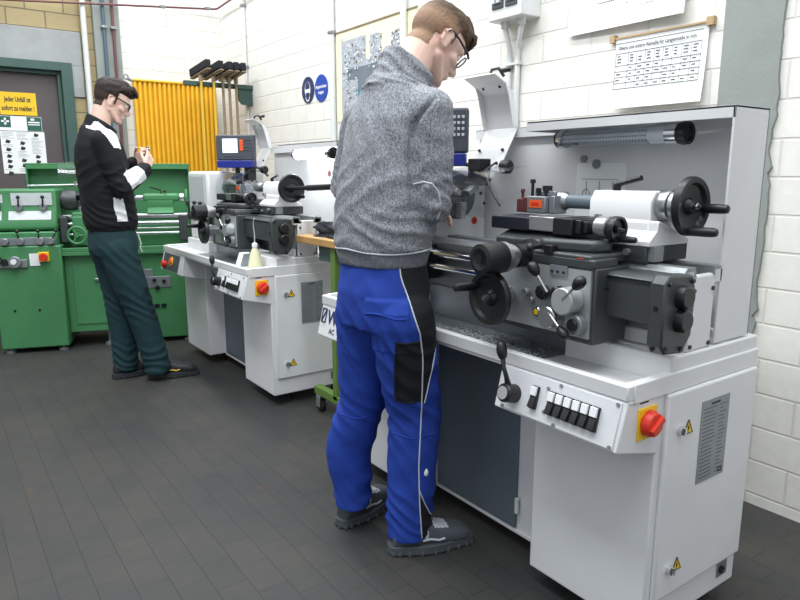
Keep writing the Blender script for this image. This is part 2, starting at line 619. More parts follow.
pipe('riser_pipe', [(XW + 0.075, 1.572, HW), (XW + 0.075, 1.572, 0.0)], 0.013, M['pipered'],
     'vertical red riser pipe on the pilaster beside the yellow radiator', clips=[(XW + 0.075, 1.572, 2.62)])
pipe('drain_pipe', [(XW + 0.07, 1.325, HW), (XW + 0.07, 1.325, 0.0)], 0.024, M['conduit'],
     'thick white vertical pipe between the brown door and pilaster')
pipe('cable_conduit', [(-6.11, YW - 0.02, HW), (-6.11, YW - 0.02, 1.0)], 0.014, M['conduit'],
     'thin grey vertical conduit on the white wall beside the brooms', 'conduit',
     clips=[(-6.11, YW - 0.02, 2.3), (-6.11, YW - 0.02, 2.84)])
pipe('cable_conduit', [(-4.485, YW - 0.025, HW), (-4.485, YW - 0.025, 1.2)], 0.022, M['conduit'],
     'grey vertical conduit between the round blue signs and the poster', 'conduit',
     clips=[(-4.485, YW - 0.025, 2.34)])
pipe('cable_conduit', [(-3.575, YW - 0.03, HW), (-3.575, YW - 0.03, 1.2)], 0.022, M['conduit'],
     'grey vertical conduit crossing the right edge of the poster', 'conduit')

# ---- electrical switch box with its two conduits
t = thing('electrical_box', 'light grey electrical switch box high on the white wall with two conduits', 'box', (-2.56, YW, 2.12))
b = MB().box(-2.685, -2.445, 2.475, YW, 2.085, 2.60)
b.build('housing', M['conduit'], t, bevel=0.006)
b = MB()
for x in (-2.655, -2.560):
    b.box(x, x + 0.08, 2.468, 2.478, 2.14, 2.56)
b.build('window', M['drogrey'], t, bevel=0.002)
b = MB()
for x in (-2.64, -2.61, -2.545, -2.515):
    for z in (2.165, 2.235, 2.305):
        b.box(x, x + 0.018, 2.455, 2.47, z, z + 0.045)
b.build('breaker_switches', M['key'], t)
for sx, x1 in ((-2.625, -2.635), (-2.51, -2.575)):
    pts = [(sx, 2.54, 2.09), (sx, 2.54, 2.05), (x1, 2.585, 1.96), (x1, 2.585, 1.90), (x1, 2.585, 1.2)]
    b = MB().tube(pts, 0.014, 12).cyl((sx, 2.54, 2.09), (sx, 2.54, 2.055), 0.022)
    b.build('conduit', M['conduit'], t)
b = MB().box(-2.655, -2.555, 2.568, 2.6, 1.875, 1.887)
b.build('clip', M['conduit'], t)

# ---- paper on the right wall (normal -Y): ux = +X, uy = +Z
UX, UZ = V((1, 0, 0)), V((0, 0, 1))
def rot_axes(a):
    return V((math.cos(a), 0, math.sin(a))), V((-math.sin(a), 0, math.cos(a)))
# tolerance table in a clear pocket hung from a wooden lath
t = thing('wall_chart', 'tolerance table chart in a clear pocket hung from a wooden lath', 'chart', (-1.76, YW, 1.60))
b = MB()
PN = 10
pr_ = []
for i in range(PN + 1):
    f = i / PN
    z = 1.905 - 0.30 * f
    y = YW - 0.012 - 0.03 * f * f * (1 - 0.2 * f)
    pr_.append(((-1.972 + .02 * f, y, z), (-1.538, y + 0.004, z)))
b.sheet(pr_, 0.0015)
b.build('sheet', M['paper'], t)
b = MB().box(-2.0, -1.52, YW - 0.018, YW - 0.008, 1.905, 1.912)
b.m = 1
b.box(-2.0, -1.975, YW - 0.024, YW, 1.893, 1.925).box(-1.545, -1.515, YW - 0.024, YW, 1.893, 1.925)
b.build('lath', [M['lath'], M['lath']], t)
b = MB()
def onchart(x, z):
    f = (1.905 - z) / 0.30
    return YW - 0.0155 - 0.03 * f * f * (1 - 0.2 * f)
def hl(z, x0=-1.965, x1=-1.56, w=0.0012):
    y = onchart(-1.7, z)
    b.add([(x0, y, z - w), (x1, y + .003, z - w), (x1, y + .003, z + w), (x0, y, z + w)], [(0, 1, 2, 3)])
for z in (1.885, 1.842, 1.79, 1.765, 1.74, 1.715, 1.69):
    hl(z)
cols = [-1.965] + [-1.90 + 0.0425 * i for i in range(9)]
for x in cols:
    for z in (1.842 - 0.0152 * k for k in range(10)):
        y0, y1 = onchart(x, z), onchart(x, z - 0.0152)
        b.add([(x - .0008, y0, z), (x + .0008, y0, z), (x + .0008, y1, z - .0152), (x - .0008, y1, z - .0152)], [(0, 1, 2, 3)])
for i in range(9):
    for k, z in enumerate((1.830, 1.818, 1.805, 1.778, 1.753, 1.728, 1.702)):
        if random.random() < 0.85:
            x0 = cols[i] + 0.008
            wd = 0.018 + random.uniform(-0.005, 0.006)
            y = onchart(x0, z) - .0005
            b.add([(x0, y, z - .0022), (x0 + wd, y, z - .0022), (x0 + wd, y, z + .0022), (x0, y, z + .0022)], [(0, 1, 2, 3)])
text_faces(b, 'Obere und untere Abmaße für Längenmaße in mm', (-1.955, onchart(0, 1.86) - .001, 1.858), UX * .88, UZ, 0.0205, 0.0, bold=0.0004)
b.build('table_print', M['ink'], t)
# larger sheet above
t = thing('wall_sheet', 'large white printed notice above the tolerance table chart', 'notice', (-1.94, YW, 1.955))
b = MB()
pr_ = []
for i in range(9):
    f = i / 8
    pr_.append(((-2.245, YW - 0.006 - 0.012 * f * f, 2.46 - 0.50 * f), (-1.635, YW - 0.006 - 0.035 * f * f, 2.455 - 0.50 * f)))
b.sheet(pr_, 0.0015)
b.build('sheet', M['paper'], t)
b = MB()
for z, x0, x1, w in ((2.075, -2.1, -1.9, .003), (2.05, -2.12, -1.9, .002), (2.03, -2.12, -1.78, .0015), (1.985, -1.82, -1.66, .003), (1.97, -1.82, -1.66, .003), (2.045, -2.235, -2.19, .004), (2.033, -2.235, -2.2, .003), (2.02, -2.1, -1.9, .001), (1.995, -2.1, -1.85, .001)):
    n = int((x1 - x0) / 0.013)
    for i in range(n):
        if random.random() < 0.85:
            xx = x0 + i * 0.013
            yy = YW - 0.0125 - 0.03 * ((xx + 2.245) / 0.6) * 0.8
            b.add([(xx, yy, z - w), (xx + .010, yy, z - w), (xx + .010, yy, z + w), (xx, yy, z + w)], [(0, 1, 2, 3)])
b.build('printed_lines', M['greyink'], t)

# machine poster
t = thing('wall_poster', 'cream poster of a grey and blue machine tool beside the conduit', 'poster', (-3.95, YW, 1.70))
b = MB().box(-4.455, -3.46, YW - 0.006, YW - 0.002, 1.70, 2.33)
b.build('sheet', M['cream'], t)
random.seed(11)
def pq(b, x0, x1, z0, z1, slot, lift=0.0075, sk=0.0):
    old = b.m; b.m = slot
    y = YW - lift
    b.add([(x0, y, z0), (x1, y, z0 + sk), (x1, y, z1 + sk), (x0, y, z1)], [(0, 1, 2, 3)])
    b.m = old
b = MB()
pq(b, -4.38, -4.36, 1.74, 2.28, 0)
pq(b, -4.36, -4.05, 1.98, 2.26, 0, .0071)
pq(b, -4.3, -3.62, 1.94, 2.06, 1, .008)
pq(b, -4.3, -3.62, 2.06, 2.10, 0, .0078)
pq(b, -4.3, -3.62, 1.80, 1.94, 2, .0076)
pq(b, -4.15, -3.9, 1.90, 1.945, 1, .009)
pq(b, -4.0, -3.86, 2.06, 2.25, 0, .0084)
pq(b, -3.74, -3.64, 2.10, 2.22, 0, .008)
pq(b, -3.70, -3.58, 2.20, 2.235, 0, .009)
pq(b, -4.38, -4.16, 1.74, 1.98, 0, .0082)
for i in range(320):
    cx, cz, rx, rz = random.choice([(-4.2, 2.14, .14, .10), (-3.93, 2.12, .08, .12), (-4.26, 1.92, .1, .14), (-3.68, 2.18, .07, .06)])
    x, z = cx + random.uniform(-rx, rx), cz + random.uniform(-rz, rz)
    w_, h_ = random.uniform(.006, .022), random.uniform(.003, .012)
    pq(b, x, x + w_, z, z + h_, random.choice((0, 1, 3, 3, 3, 1, 5)), .0095 + i * 1e-5)
b.build('machine_picture', [M['plight'], M['pdark'], M['pblue'], M['signwhite'], M['ink'], M['pipered']], t)
b = MB().box(-4.46, -3.455, YW - 0.012, YW - 0.006, 2.325, 2.335)
b.build('top_strip', M['broomwood'], t)

# round mandatory signs
def disc(b, c, r, slot, lift, n=40, rx=1.0):
    old = b.m; b.m = slot
    c = V(c)
    b.add([c + V((r * rx * math.cos(2 * PI * i / n), -lift, r * math.sin(2 * PI * i / n))) for i in range(n)], [tuple(range(n))])
    b.m = old
t = thing('safety_sign', 'round dark blue sign with white goggled head pictogram', 'sign', (-4.92, YW, 1.875), group='round signs by the poster')
b = MB().cyl((-4.92, YW, 1.977), (-4.92, YW - 0.006, 1.977), 0.102, n=48)
b.build('disc', M['signnavy'], t)
b = MB()
c0 = V((-4.92, YW, 1.977))
disc(b, c0 + V((0, 0, 0.0)), 0.066, 0, 0.0075, rx=0.72)
disc(b, c0 + V((0, 0, -0.045)), 0.045, 0, 0.0075, rx=0.8)
disc(b, c0 + V((0, 0, 0.018)), 0.046, 1, 0.0085, rx=0.78)
disc(b, c0 + V((0, 0, -0.045)), 0.034, 1, 0.0085, rx=0.8)
for s in (-1, 1):
    b.m = 0
    b.box(c0.x + s * 0.021 - 0.018, c0.x + s * 0.021 + 0.018, YW - 0.011, YW - 0.0088, c0.z - 0.022, c0.z + 0.006)
b.build('pictogram', [M['signwhite'], M['signnavy']], t)
t = thing('safety_sign', 'round bright blue sign with two lines of white writing', 'sign', (-4.70, YW, 1.87), group='round signs by the poster')
b = MB().cyl((-4.70, YW, 1.97), (-4.70, YW - 0.006, 1.97), 0.102, n=48)
b.build('disc', M['signblue'], t)
b = MB()
text_faces(b, 'Augenschutz', (-4.70, YW - 0.0075, 1.972), UX, UZ, 0.034, 0.0, align='CENTER', bold=0.001)
text_faces(b, 'tragen', (-4.70, YW - 0.0075, 1.93), UX, UZ, 0.034, 0.0, align='CENTER', bold=0.001)
b.build('lettering', M['signwhite'], t)

# ---- papers on the door (normal +X): writing runs along +Y
UY = V((0, 1, 0))
XD = XW - 0.068
def flat(b, y0, y1, z0, z1, slot, lift):
    old = b.m; b.m = slot
    b.add([(XD + lift, y0, z0), (XD + lift, y1, z0), (XD + lift, y1, z1), (XD + lift, y0, z1)], [(0, 1, 2, 3)])
    b.m = old
t = thing('door_sign', 'yellow accident report sign with black German writing on the brown door', 'sign', (XD, 0.76, 1.825))
b = MB().box(XD, XD + 0.003, 0.62, 0.905, 1.825, 2.018)
b.build('board', M['yellow'], t)
b = MB()
text_faces(b, 'Jeder Unfall ist', (XD + .0045, 0.76, 1.938), UY * .55, UZ, 0.062, 0.0, align='CENTER', bold=0.0015)
text_faces(b, 'sofort zu melden !', (XD + .0045, 0.76, 1.862), UY * .55, UZ, 0.062, 0.0, align='CENTER', bold=0.0015)
b.build('lettering', M['ink'], t)
t = thing('first_aid_sign', 'green and white first aid strip with cross below the yellow sign', 'sign', (XD, 0.76, 1.69))
b = MB().box(XD, XD + 0.003, 0.60, 0.932, 1.69, 1.815)
b.build('board', M['signwhite'], t)
b = MB()
flat(b, 0.604, 0.69, 1.718, 1.812, 0, .0045)
flat(b, 0.815, 0.929, 1.693, 1.812, 0, .0045)
flat(b, 0.640, 0.656, 1.74, 1.798, 1, .0055)
flat(b, 0.619, 0.677, 1.761, 1.777, 1, .0055)
flat(b, 0.825, 0.915, 1.760, 1.772, 1, .0055)
flat(b, 0.845, 0.875, 1.782, 1.80, 1, .0055)
flat(b, 0.825, 0.915, 1.742, 1.750, 1, .0055)
b.build('pictograms', [M['signgreen'], M['signwhite']], t)
t = thing('door_notice', 'white instruction sheet with small drawings low on the brown door', 'notice', (XD, 0.77, 1.32))
b = MB().box(XD, XD + 0.002, 0.60, 0.945, 1.32, 1.685)
b.build('sheet', M['paper'], t)
b = MB()
random.seed(5)
for c in range(3):
    y0 = 0.612 + c * 0.112
    z = 1.675
    while z > 1.33:
        n = random.uniform(0.05, 0.10)
        if random.random() < 0.22:
            b.add([(XD + .003, y0 + .02, z - .03), (XD + .003, y0 + .05, z - .035), (XD + .003, y0 + .065, z - .012), (XD + .003, y0 + .03, z)], [(0, 1, 2, 3)])
            z -= 0.045
        else:
            flat(b, y0, y0 + n, z - .0025, z, 1, .003)
            z -= 0.012
b.build('printed_lines', [M['ink'], M['greyink']], t)

# ---- yellow tubular radiator on the left wall
t = thing('radiator', 'tall yellow tubular radiator on the white wall behind the green lathe', 'radiator', (XW + 0.09, 2.08, 0.2))
for i in range(18):
    y = 1.722 + i * 0.0450
    MB().cyl((XW + 0.09, y, 0.3), (XW + 0.09, y, 2.168), 0.0175, n=12).build('tube', M['radyellow'], t)
MB().box(XW + 0.068, XW + 0.08, 1.705, 2.505, 0.3, 2.17).build('back_panel', M['radyellow'], t)
MB().box(XW + 0.065, XW + 0.115, 1.70, 2.51, 2.165, 2.19).build('header', M['radyellow'], t, bevel=0.01)
MB().box(XW + 0.065, XW + 0.115, 1.70, 2.51, 0.25, 0.31).build('header', M['radyellow'], t, bevel=0.01)
MB().cyl((XW + 0.09, 1.70, 2.17), (XW + 0.09, 1.655, 2.19), 0.014).ring((XW + 0.10, 1.645, 2.20), (1, 0, 0), 0.02, 0.006).build('bleed_valve', M['dull'], t)
b = MB()
for z in (0.45, 2.0):
    for y in (1.85, 2.35):
        b.box(XW + .002, XW + 0.08, y, y + 0.025, z, z + 0.03)
b.build('bracket', M['radyellow'], t)

# ---- broom rack and brooms, cantilevered from the right wall
XB = -6.04
t = thing('broom_rack', 'dark green broom rack bar jutting out from the right wall', 'rack', (XB, YW, 1.75))
MB().box(XB - 0.03, XB + 0.03, 1.97, YW, 2.085, 2.125).build('bar', M['darkgreen'], t, bevel=0.004)
MB().prx([(YW, 1.94), (YW, 2.125), (2.47, 2.125), (2.47, 1.99), (2.5, 1.95)], XB - 0.012, XB + 0.012).build('bracket', M['darkgreen'], t)
RACK = t
RACK_ORG = V(ORG)
def broom(y, hy, m1, label, L):
    t = thing('broom', label, 'broom', (XB + 0.045, y, 2.0), group='brooms on the rack')
    x = XB + 0.055
    MB().cyl((x, hy, 2.17), (x + 0.012, hy + 0.005, 2.02 - L), 0.013, n=10).build('handle', m1, t)
    for dy in (-.019, .019):
        MB().box(XB + .02, XB + .075, hy + dy - .006, hy + dy + .006, 2.098, 2.112)._link('peg', M['darkgreen'], RACK, origin=RACK_ORG)
    c, s = math.cos(0.16), math.sin(0.16)
    ex = V((c, 0.12, s)).normalized()
    ey = ex.cross(V((0, 0, 1))).normalized()
    ez = ey.cross(ex).normalized() * -1
    if ez.z < 0: ez = -ez
    cc = V((x, y, 2.185))
    MB().obox(cc, ex * 0.17, ey * 0.022, ez * 0.007).cyl(V((x, hy, 2.18)), V((x, hy, 2.125)), 0.019).build('head_block', M['broomwood'], t, bevel=0.006)
    MB().prism([cc - ex * .168 - ey * .024 + ez * .011, cc + ex * .168 - ey * .024 + ez * .011, cc + ex * .168 + ey * .024 + ez * .011, cc - ex * .168 + ey * .024 + ez * .011], (0, 0, 0), ez * 0.07).build('bristles', M['bristle'], t, bevel=0.008)
for i, (y, m1, lab, L) in enumerate((
        (2.105, M['broomyellow'], 'black bristled broom nearest the yellow radiator, yellow handle', 1.4),
        (2.22, M['broomyellow'], 'broom second from the radiator, yellow top on its wooden handle', 1.3),
        (2.305, M['broomwood'], 'middle broom of the five hanging on the green rack', 1.4),
        (2.365, M['broomwood'], 'broom fourth from the radiator, plain wooden handle', 1.35),
        (2.43, M['broomwood'], 'broom hanging closest to the right wall on the rack', 1.3))):
    broom(y, y, m1, lab, L)
# ---------------------------------------------------------------- the two white lathes
LO = V((-1.69, 1.70, 0))
def sh(b, dx=0.0, dy=0.0, dz=0.0):
    """shift everything collected so far"""
    b.v = [p + V((dx, dy, dz)) for p in b.v]
    return b

def tri_sign(b, x, y, z, s=0.021):
    """yellow warning triangle with a black flash on an end face (normal +X)"""
    b.m = 0
    b.prism([(x, y - s, z - s * .8), (x, y + s, z - s * .8), (x, y, z + s * 1.0)], (0, 0, 0), (0.0015, 0, 0))
    b.m = 1
    for (a, c) in (((y - s, z - s * .8), (y + s, z - s * .8)), ((y + s, z - s * .8), (y, z + s)), ((y, z + s), (y - s, z - s * .8))):
        b.tube([(x + .0012, a[0], a[1]), (x + .0012, c[0], c[1])], 0.0016, 6)
    q = s / 0.021
    b.prism([(x + .0016, y + .002 * q, z + .010 * q), (x + .0016, y - .004 * q, z - .002 * q), (x + .0016, y + .001 * q, z - .002 * q), (x + .0016, y - .002 * q, z - .013 * q),
             (x + .0016, y + .005 * q, z + .001 * q), (x + .0016, y + .000 * q, z + .001 * q)], (0, 0, 0), (0.001, 0, 0))

def handwheel(b, c, d, R, hub, handle_dir, hl=0.075, hr=0.0115, solid=True, slots=(0, 1)):
    """dished handwheel at c, face along d, with a revolving handle on its rim"""
    c, d = V(c), V(d).normalized()
    b.m = slots[0]
    b.rev(c, d, [(-0.012, R * .3), (-0.010, R * .92), (-0.004, R), (0.008, R), (0.014, R * .96), (0.012, R * .80), (0.002, R * .72), (-0.002, R * .3), (0.004, R * .26), (0.010, R * .20)], 40)
    b.m = slots[1]
    b.cyl(c + d * .008, c + d * .022, R * .13, n=16).cyl(c + d * .022, c + d * .028, R * .08, n=12)
    if handle_dir is not None:
        b.m = slots[0]
        p = c + V(handle_dir) * R * .78
        b.rev(p, d, [(0.0, hr * .7), (0.012, hr * .6), (0.016, hr), (0.022, hr * 1.08), (hl * .8, hr * 1.0), (hl, hr * .85), (hl + .003, hr * .5)], 16)

def make_lathe(label, off, up, cs, ts, ss, lit, left_text):
    global ORG
    t = thing('metal_lathe', label, 'lathe', LO + V((off[0], off[1], 0)), group='white lathes along the wall')
    ORG = LO
    X0, XL = -0.925, -2.44
    W, S = M['white'], M['slate']
    YF, YB = 1.475, 1.95
    # ---- cabinet
    b = MB().box(-1.345, X0, YF, YB, 0.066, 0.775)
    b.build('pedestal', W, t, bevel=0.006)
    b = MB().box(XL, -1.985, YF, YB, 0.066, 0.775)
    b.build('pedestal', W, t, bevel=0.006)
    cp = MB().box(-1.985, -1.345, 1.60, 1.93, 0.06, 0.775).box(-1.985, -1.345, 1.592, 1.60, 0.055, 0.07).build('centre_cabinet', W, t, bevel=0.003)
    cd = MB().box(-1.965, -1.522, 1.588, 1.60, 0.075, 0.76).build('centre_door', S, t, bevel=0.004)
    b = MB()
    for z in (0.14, 0.60):
        b.cyl((-1.514, 1.586, z), (-1.514, 1.586, z + 0.055), 0.008, n=12)
    b.build('hinge', M['conduit'], cd)
    for x, y in ((-1.27, 1.60), (-1.0, 1.60), (-1.27, 1.90), (-1.0, 1.90), (-2.36, 1.60), (-2.06, 1.60), (-2.36, 1.90), (-2.06, 1.90)):
        MB().cyl((x, y, 0.0), (x, y, 0.014), 0.026).cyl((x, y, 0.014), (x, y, 0.08), 0.012).build('levelling_foot', M['rubber'], t)
    # ---- end door with locks and signs
    dr = MB().box(X0 - 0.002, X0 + 0.014, 1.497, 1.945, 0.165, 0.762).build('end_door', W, t, bevel=0.006)
    XE = X0 + 0.014
    b = MB()
    for z in (0.654, 0.250):
        b.cyl((XE, 1.557, z), (XE + 0.012, 1.557, z), 0.013, n=16).box(XE + .012, XE + .018, 1.554, 1.560, z - .010, z + .010)
    b.build('lock', M['chrome'], dr)
    for z in (0.655, 0.252):
        b = MB()
        tri_sign(b, XE, 1.594, z)
        b.build('warning_sign', [M['yellow'], M['ink']], dr)
    b = MB().box(XE, XE + 0.002, 1.655, 1.795, 0.472, 0.712)
    b.m = 1
    random.seed(2)
    for i in range(20):
        z = 0.700 - i * 0.0112
        if i == 0:
            b.box(XE + .002, XE + .0024, 1.70, 1.745, z - .004, z + .002)
            continue
        b.box(XE + .002, XE + .0024, 1.663, 1.663 + random.uniform(.05, .07), z - .0016, z)
        b.box(XE + .002, XE + .0024, 1.745, 1.745 + random.uniform(.02, .04), z - .0016, z)
    text_faces(b, 'CE', (XE + .0026, 1.76, 0.482), V((0, 1, 0)), V((0, 0, 1)), 0.022, 0.0, slot=1, bold=0.0006)
    b.build('data_plate', [M['plate'], M['ink']], dr)
    b = MB().box(X0, X0 + .003, 1.845, 1.90, 0.105, 0.150)
    b.m = 1
    b.rev((X0 + .003, 1.866, 0.128), (1, 0, 0), [(0, .012), (.006, .012), (.006, .007), (.002, .006)], 16)
    b.build('socket_plate', [M['plate'], M['black']], t)
    # ---- chip tray with raised plinths
    b = MB()
    b.box(XL - .01, X0 + .002, 1.36, YB + .005, 0.772, 0.784)
    b.box(XL - .01, X0 + .002, 1.337, 1.362, 0.772, 0.812)
    b.box(XL - .01, X0 + .002, YB - .01, YB + .012, 0.772, 0.815)
    b.box(X0 - .02, X0 + .006, 1.36, YB, 0.762, 0.815).box(XL - .01, XL + .012, 1.36, YB, 0.772, 0.815)
    b.box(XL - .01, X0 + .002, 1.345, 1.50, 0.760, 0.773)
    b.build('chip_tray', W, t, bevel=0.004)
    MB().box(-1.275, X0 + .001, 1.515, YB, 0.78, 0.856).build('bed_plinth', W, t, bevel=0.006)
    MB().box(XL, -2.0, 1.515, YB, 0.78, 0.86).build('bed_plinth', W, t, bevel=0.006)
    MB().box(-1.995, -1.28, 1.366, 1.568, 0.784, 0.7858).box(-1.995, -1.28, 1.568, 1.572, 0.784, 0.90).build('pan_liner', M['plate'], t)
    # ---- slanted control boxes under the tray
    prof = [(1.340, 0.773), (1.308, 0.645), (1.480, 0.603), (1.480, 0.773)]
    MB().prx(prof, -1.355, X0 + .001).build('control_box', W, t, bevel=0.004)
    e = V((0, -0.032, -0.128)).normalized()          # down the slanted face
    nf = V((0, -0.128, 0.032)).normalized()          # out of it
    def F(x, s, o=0.0):
        return V((x, 1.340, 0.773)) + e * s + nf * o
    cpan = MB().obox(F(-1.132, 0.066, 0.002), (0.196, 0, 0), e * 0.060, nf * 0.002).build('control_panel', M['white2'], t, bevel=0.0015)
    b = MB()
    for x, s in ((-1.125, .012), (-0.945, .012), (-0.945, .12), (-1.318, .12), (-1.125, .12), (-1.165, .03), (-1.165, .095)):
        b.cyl(F(x, s, .003), F(x, s, .008), 0.005, n=10)
    b.build('screw', M['dull'], cpan)
    # rockers
    def rocker(x):
        b = MB().obox(F(x, 0.066, 0.008), (0.0115, 0, 0), e * 0.032, nf * 0.006)
        b.m = 1
        b.obox(F(x, 0.048, 0.0165), (0.0105, 0, 0), e * 0.0125, nf * 0.0035)
        b.m = 0
        b.prism([F(x - .010, .062, .013), F(x - .010, .094, .013), F(x - .010, .094, .022), F(x - .010, .066, .015)], (0, 0, 0), (0.020, 0, 0))
        b.build('rocker_switch', [M['black'], M['signwhite']], cpan, bevel=0.001)
    for x in [-1.205] + [-1.143 + 0.0282 * i for i in range(6)]:
        rocker(x)
    # spindle lever
    b = MB()
    lc = F(-1.283, 0.076, 0.0)
    b.cyl(lc, lc + nf * 0.050, 0.027, n=24, c=0.003)
    b.m = 1
    b.cyl(lc + nf * 0.050, lc + nf * 0.054, 0.019, n=20)
    b.m = 0
    k0 = lc + nf * .03 + V((0, 0, .02))
    b.tube([k0, k0 + V((.004, -.012, .03)), k0 + V((-.008, -.012, .055)), k0 + V((-.018, -.006, .075))], [.010, .007, .006, .007], 12)
    kk = k0 + V((-.026, -.004, .100))
    b.ball(kk, (0.0155, 0.0155, 0.029), rot=Matrix.Rotation(math.radians(-14), 3, 'Y'))
    b.build('spindle_lever', [M['black'], M['chrome']], t)
    # main switch on the end of the box
    b = MB().box(X0, X0 + .005, 1.383, 1.460, 0.660, 0.745)
    msw = b.build('main_switch', M['yellow'], t, bevel=0.002)
    b = MB().rev((X0 + .005, 1.424, 0.703), (1, 0, 0), [(0, .034), (.012, .034), (.015, .032), (.022, .031), (.024, .029)], 32)
    b.obox((X0 + .032, 1.424, 0.703), (.006, 0, 0), (0, .022, .016), (0, -.005, .007))
    b.build('rotary_knob', M['red'], msw, bevel=0.002)
    MB().box(X0, X0 + .002, 1.39, 1.425, 0.757, 0.767).build('switch_label', M['ink'], t)
    # left box
    MB().prx(prof, XL - .005, -1.99).build('control_box', W, t, bevel=0.004)
    b = MB()
    if left_text:
        text_faces(b, 'WEILER', F(-2.385, 0.072, .0015), V((1, 0, 0)), -e, 0.078, 0.0, bold=0.0022)
        text_faces(b, 'AC', F(-2.355, 0.112, .0015), V((1, 0, 0)), -e, 0.032, 0.0, bold=0.0006)
        for p, q in ((F(-2.43, .016, .002), F(-2.398, .016, .002)), (F(-2.398, .016, .002), F(-2.398, .072, .002)), (F(-2.398, .072, .002), F(-2.43, .072, .002)), (F(-2.43, .072, .002), F(-2.43, .016, .002)), (F(-2.427, .068, .002), F(-2.401, .02, .002))):
            b.tube([p, q], 0.0028, 6)
        b.build('maker_lettering', M['signnavy'], t)
    else:
        b.obox(F(-2.235, 0.066, .002), (0.17, 0, 0), e * .058, nf * .002)
        es = b.build('stop_panel', M['drogrey'], t)
        b = MB()
        b.cyl(F(-2.34, .09, .004), F(-2.34, .09, .018), .022).ball(F(-2.34, .09, .020), (.028, .016, .028))
        b.build('stop_button', M['red'], es)
        b = MB().cyl(F(-2.22, .06, .004), F(-2.22, .06, .008), .034)
        b.build('yellow_ring', M['yellow'], es)
        MB().cyl(F(-2.22, .06, .008), F(-2.22, .06, .018), .02).build('orange_button', M['orange'], es)
    # ---- bed
    def P(name, b, m, parent=None, bevel=0.0, dx=0.0):
        return sh(b, dx, up).build(name, m, parent or t, bevel=bevel)
    b = MB()
    b.box(-2.05, -0.95, 1.575, 1.72, 0.855, 1.045)
    bed = P('bed', b, M['dull'], bevel=0.004)
    b = MB().prx([(1.548, 1.045), (1.548, 1.068), (1.562, 1.082), (1.60, 1.082), (1.61, 1.045)], -2.05, -0.93)
    b.prx([(1.685, 1.045), (1.69, 1.078), (1.735, 1.078), (1.74, 1.045)], -2.05, -0.93)
    P('bed_way', b, M['dull'], bed)
    b = MB().box(-0.95, -0.93, 1.585, 1.70, 0.856, 1.06).box(-0.95, -0.93, 1.555, 1.60, 1.035, 1.078).box(-0.95, -0.93, 1.69, 1.735, 1.03, 1.075)
    b.box(-1.2, -0.95, 1.572, 1.722, 0.856, 0.90)
    ft = P('bed_end', b, W, bevel=0.006)
    b = MB()
    for y, z in ((1.60, 0.87), (1.688, 0.87), (1.60, 1.02), (1.688, 1.02)):
        b.cyl((-0.931, y, z), (-0.926, y, z), 0.006, n=10)
    P('screw', b, M['black'], ft)
    # rods in front of the bed, right-hand cover and bracket
    b = MB().cyl((-2.05, 1.50, 1.035), (-1.0, 1.50, 1.035), 0.014).cyl((-2.05, 1.49, 0.99), (-1.0, 1.49, 0.99), 0.011)
    P('feed_rod', b, M['chrome'])
    b = MB().box(-2.06, -1.93, 1.44, 1.57, 0.93, 1.06)
    P('feed_gearbox', b, M['black'], bevel=0.006)
    b = MB().box(-1.10 + cs, -0.93, 1.455, 1.535, 0.945, 1.055)
    b.prx([(1.445, 1.055), (1.54, 1.055), (1.54, 1.066), (1.46, 1.066)], -1.10 + cs, -0.93)
    P('leadscrew_cover', b, M['charcoal'], bevel=0.004)
    b = MB().prx([(1.408, 0.905), (1.425, 0.885), (1.50, 0.878), (1.535, 0.92), (1.542, 1.03), (1.525, 1.075), (1.425, 1.08), (1.408, 1.06)], -0.932, -0.890)
    br = P('end_bracket', b, M['charcoal'], bevel=0.005)
    b = MB()
    for z in (1.024, 0.965):
        b.rev((-0.890, 1.478, z), (1, 0, 0), [(0, .030), (.018, .028), (.022, .024)], 24)
    P('end_cap', b, M['black'], br)
    b = MB()
    for y, z in ((1.425, 1.06), (1.425, .90), (1.52, 1.06), (1.49, .892)):
        b.cyl((-0.890, y, z), (-0.884, y, z), 0.006, n=10)
    b.cyl((-0.912, 1.408, 1.00), (-0.912, 1.405, 1.00), 0.006, n=10).cyl((-0.912, 1.408, .90), (-0.912, 1.404, .90), 0.006, n=10)
    P('screw', b, M['black'], br)
    # ---- headstock, chuck, guard, read-out
    b = MB().box(XL + .005, -2.04, 1.47, 1.90, 0.856, 1.335)
    hs = P('headstock', b, W, bevel=0.02)
    b = MB().box(-2.40, -2.10, 1.466, 1.47, 1.12, 1.30)
    P('speed_chart', b, M['lightplate'], hs)
    b = MB()
    for x, z in ((-2.36, 1.02), (-2.22, 1.02), (-2.10, 1.02)):
        b.cyl((x, 1.47, z), (x, 1.435, z), 0.028).cyl((x, 1.45, z), (x + .02, 1.43, z + .09), 0.006).ball((x + .022, 1.428, z + .10), .014)
    P('gear_lever', b, M['black'], hs)
    b = MB()
    for i, (y, z, r) in enumerate(((1.60, 1.26, .012), (1.62, 1.28, .01), (1.80, 1.27, .008), (1.83, 1.26, .007), (1.86, 1.24, .006), (1.78, 1.28, .007), (1.88, 1.20, .006))):
        b.cyl((-2.04, y, z), (-2.036, y, z), r, n=10)
    P('screw', b, M['black'], hs)
    ax = (1.65, 1.235)
    b = MB().rev((-2.04, ax[0], ax[1]), (1, 0, 0), [(0, .055), (.03, .055), (.03, .082), (.036, .086), (.105, .086), (.112, .080), (.112, .03), (.095, .028)], 40)
    ch = P('chuck', b, M['charcoal'])
    b = MB()
    for k in range(3):
        a = 2 * PI * k / 3 + 0.5
        d = V((0, math.cos(a), math.sin(a)))
        p = V((-1.93, ax[0], ax[1]))
        u = d.cross(V((1, 0, 0)))
        b.obox(p + d * .052, d * .030, u * .012, (0.030, 0, 0)).obox(p + d * .036 + V((.025, 0, 0)), d * .014, u * .010, (0.012, 0, 0))
    P('jaw', b, M['dull'], ch, bevel=0.002)
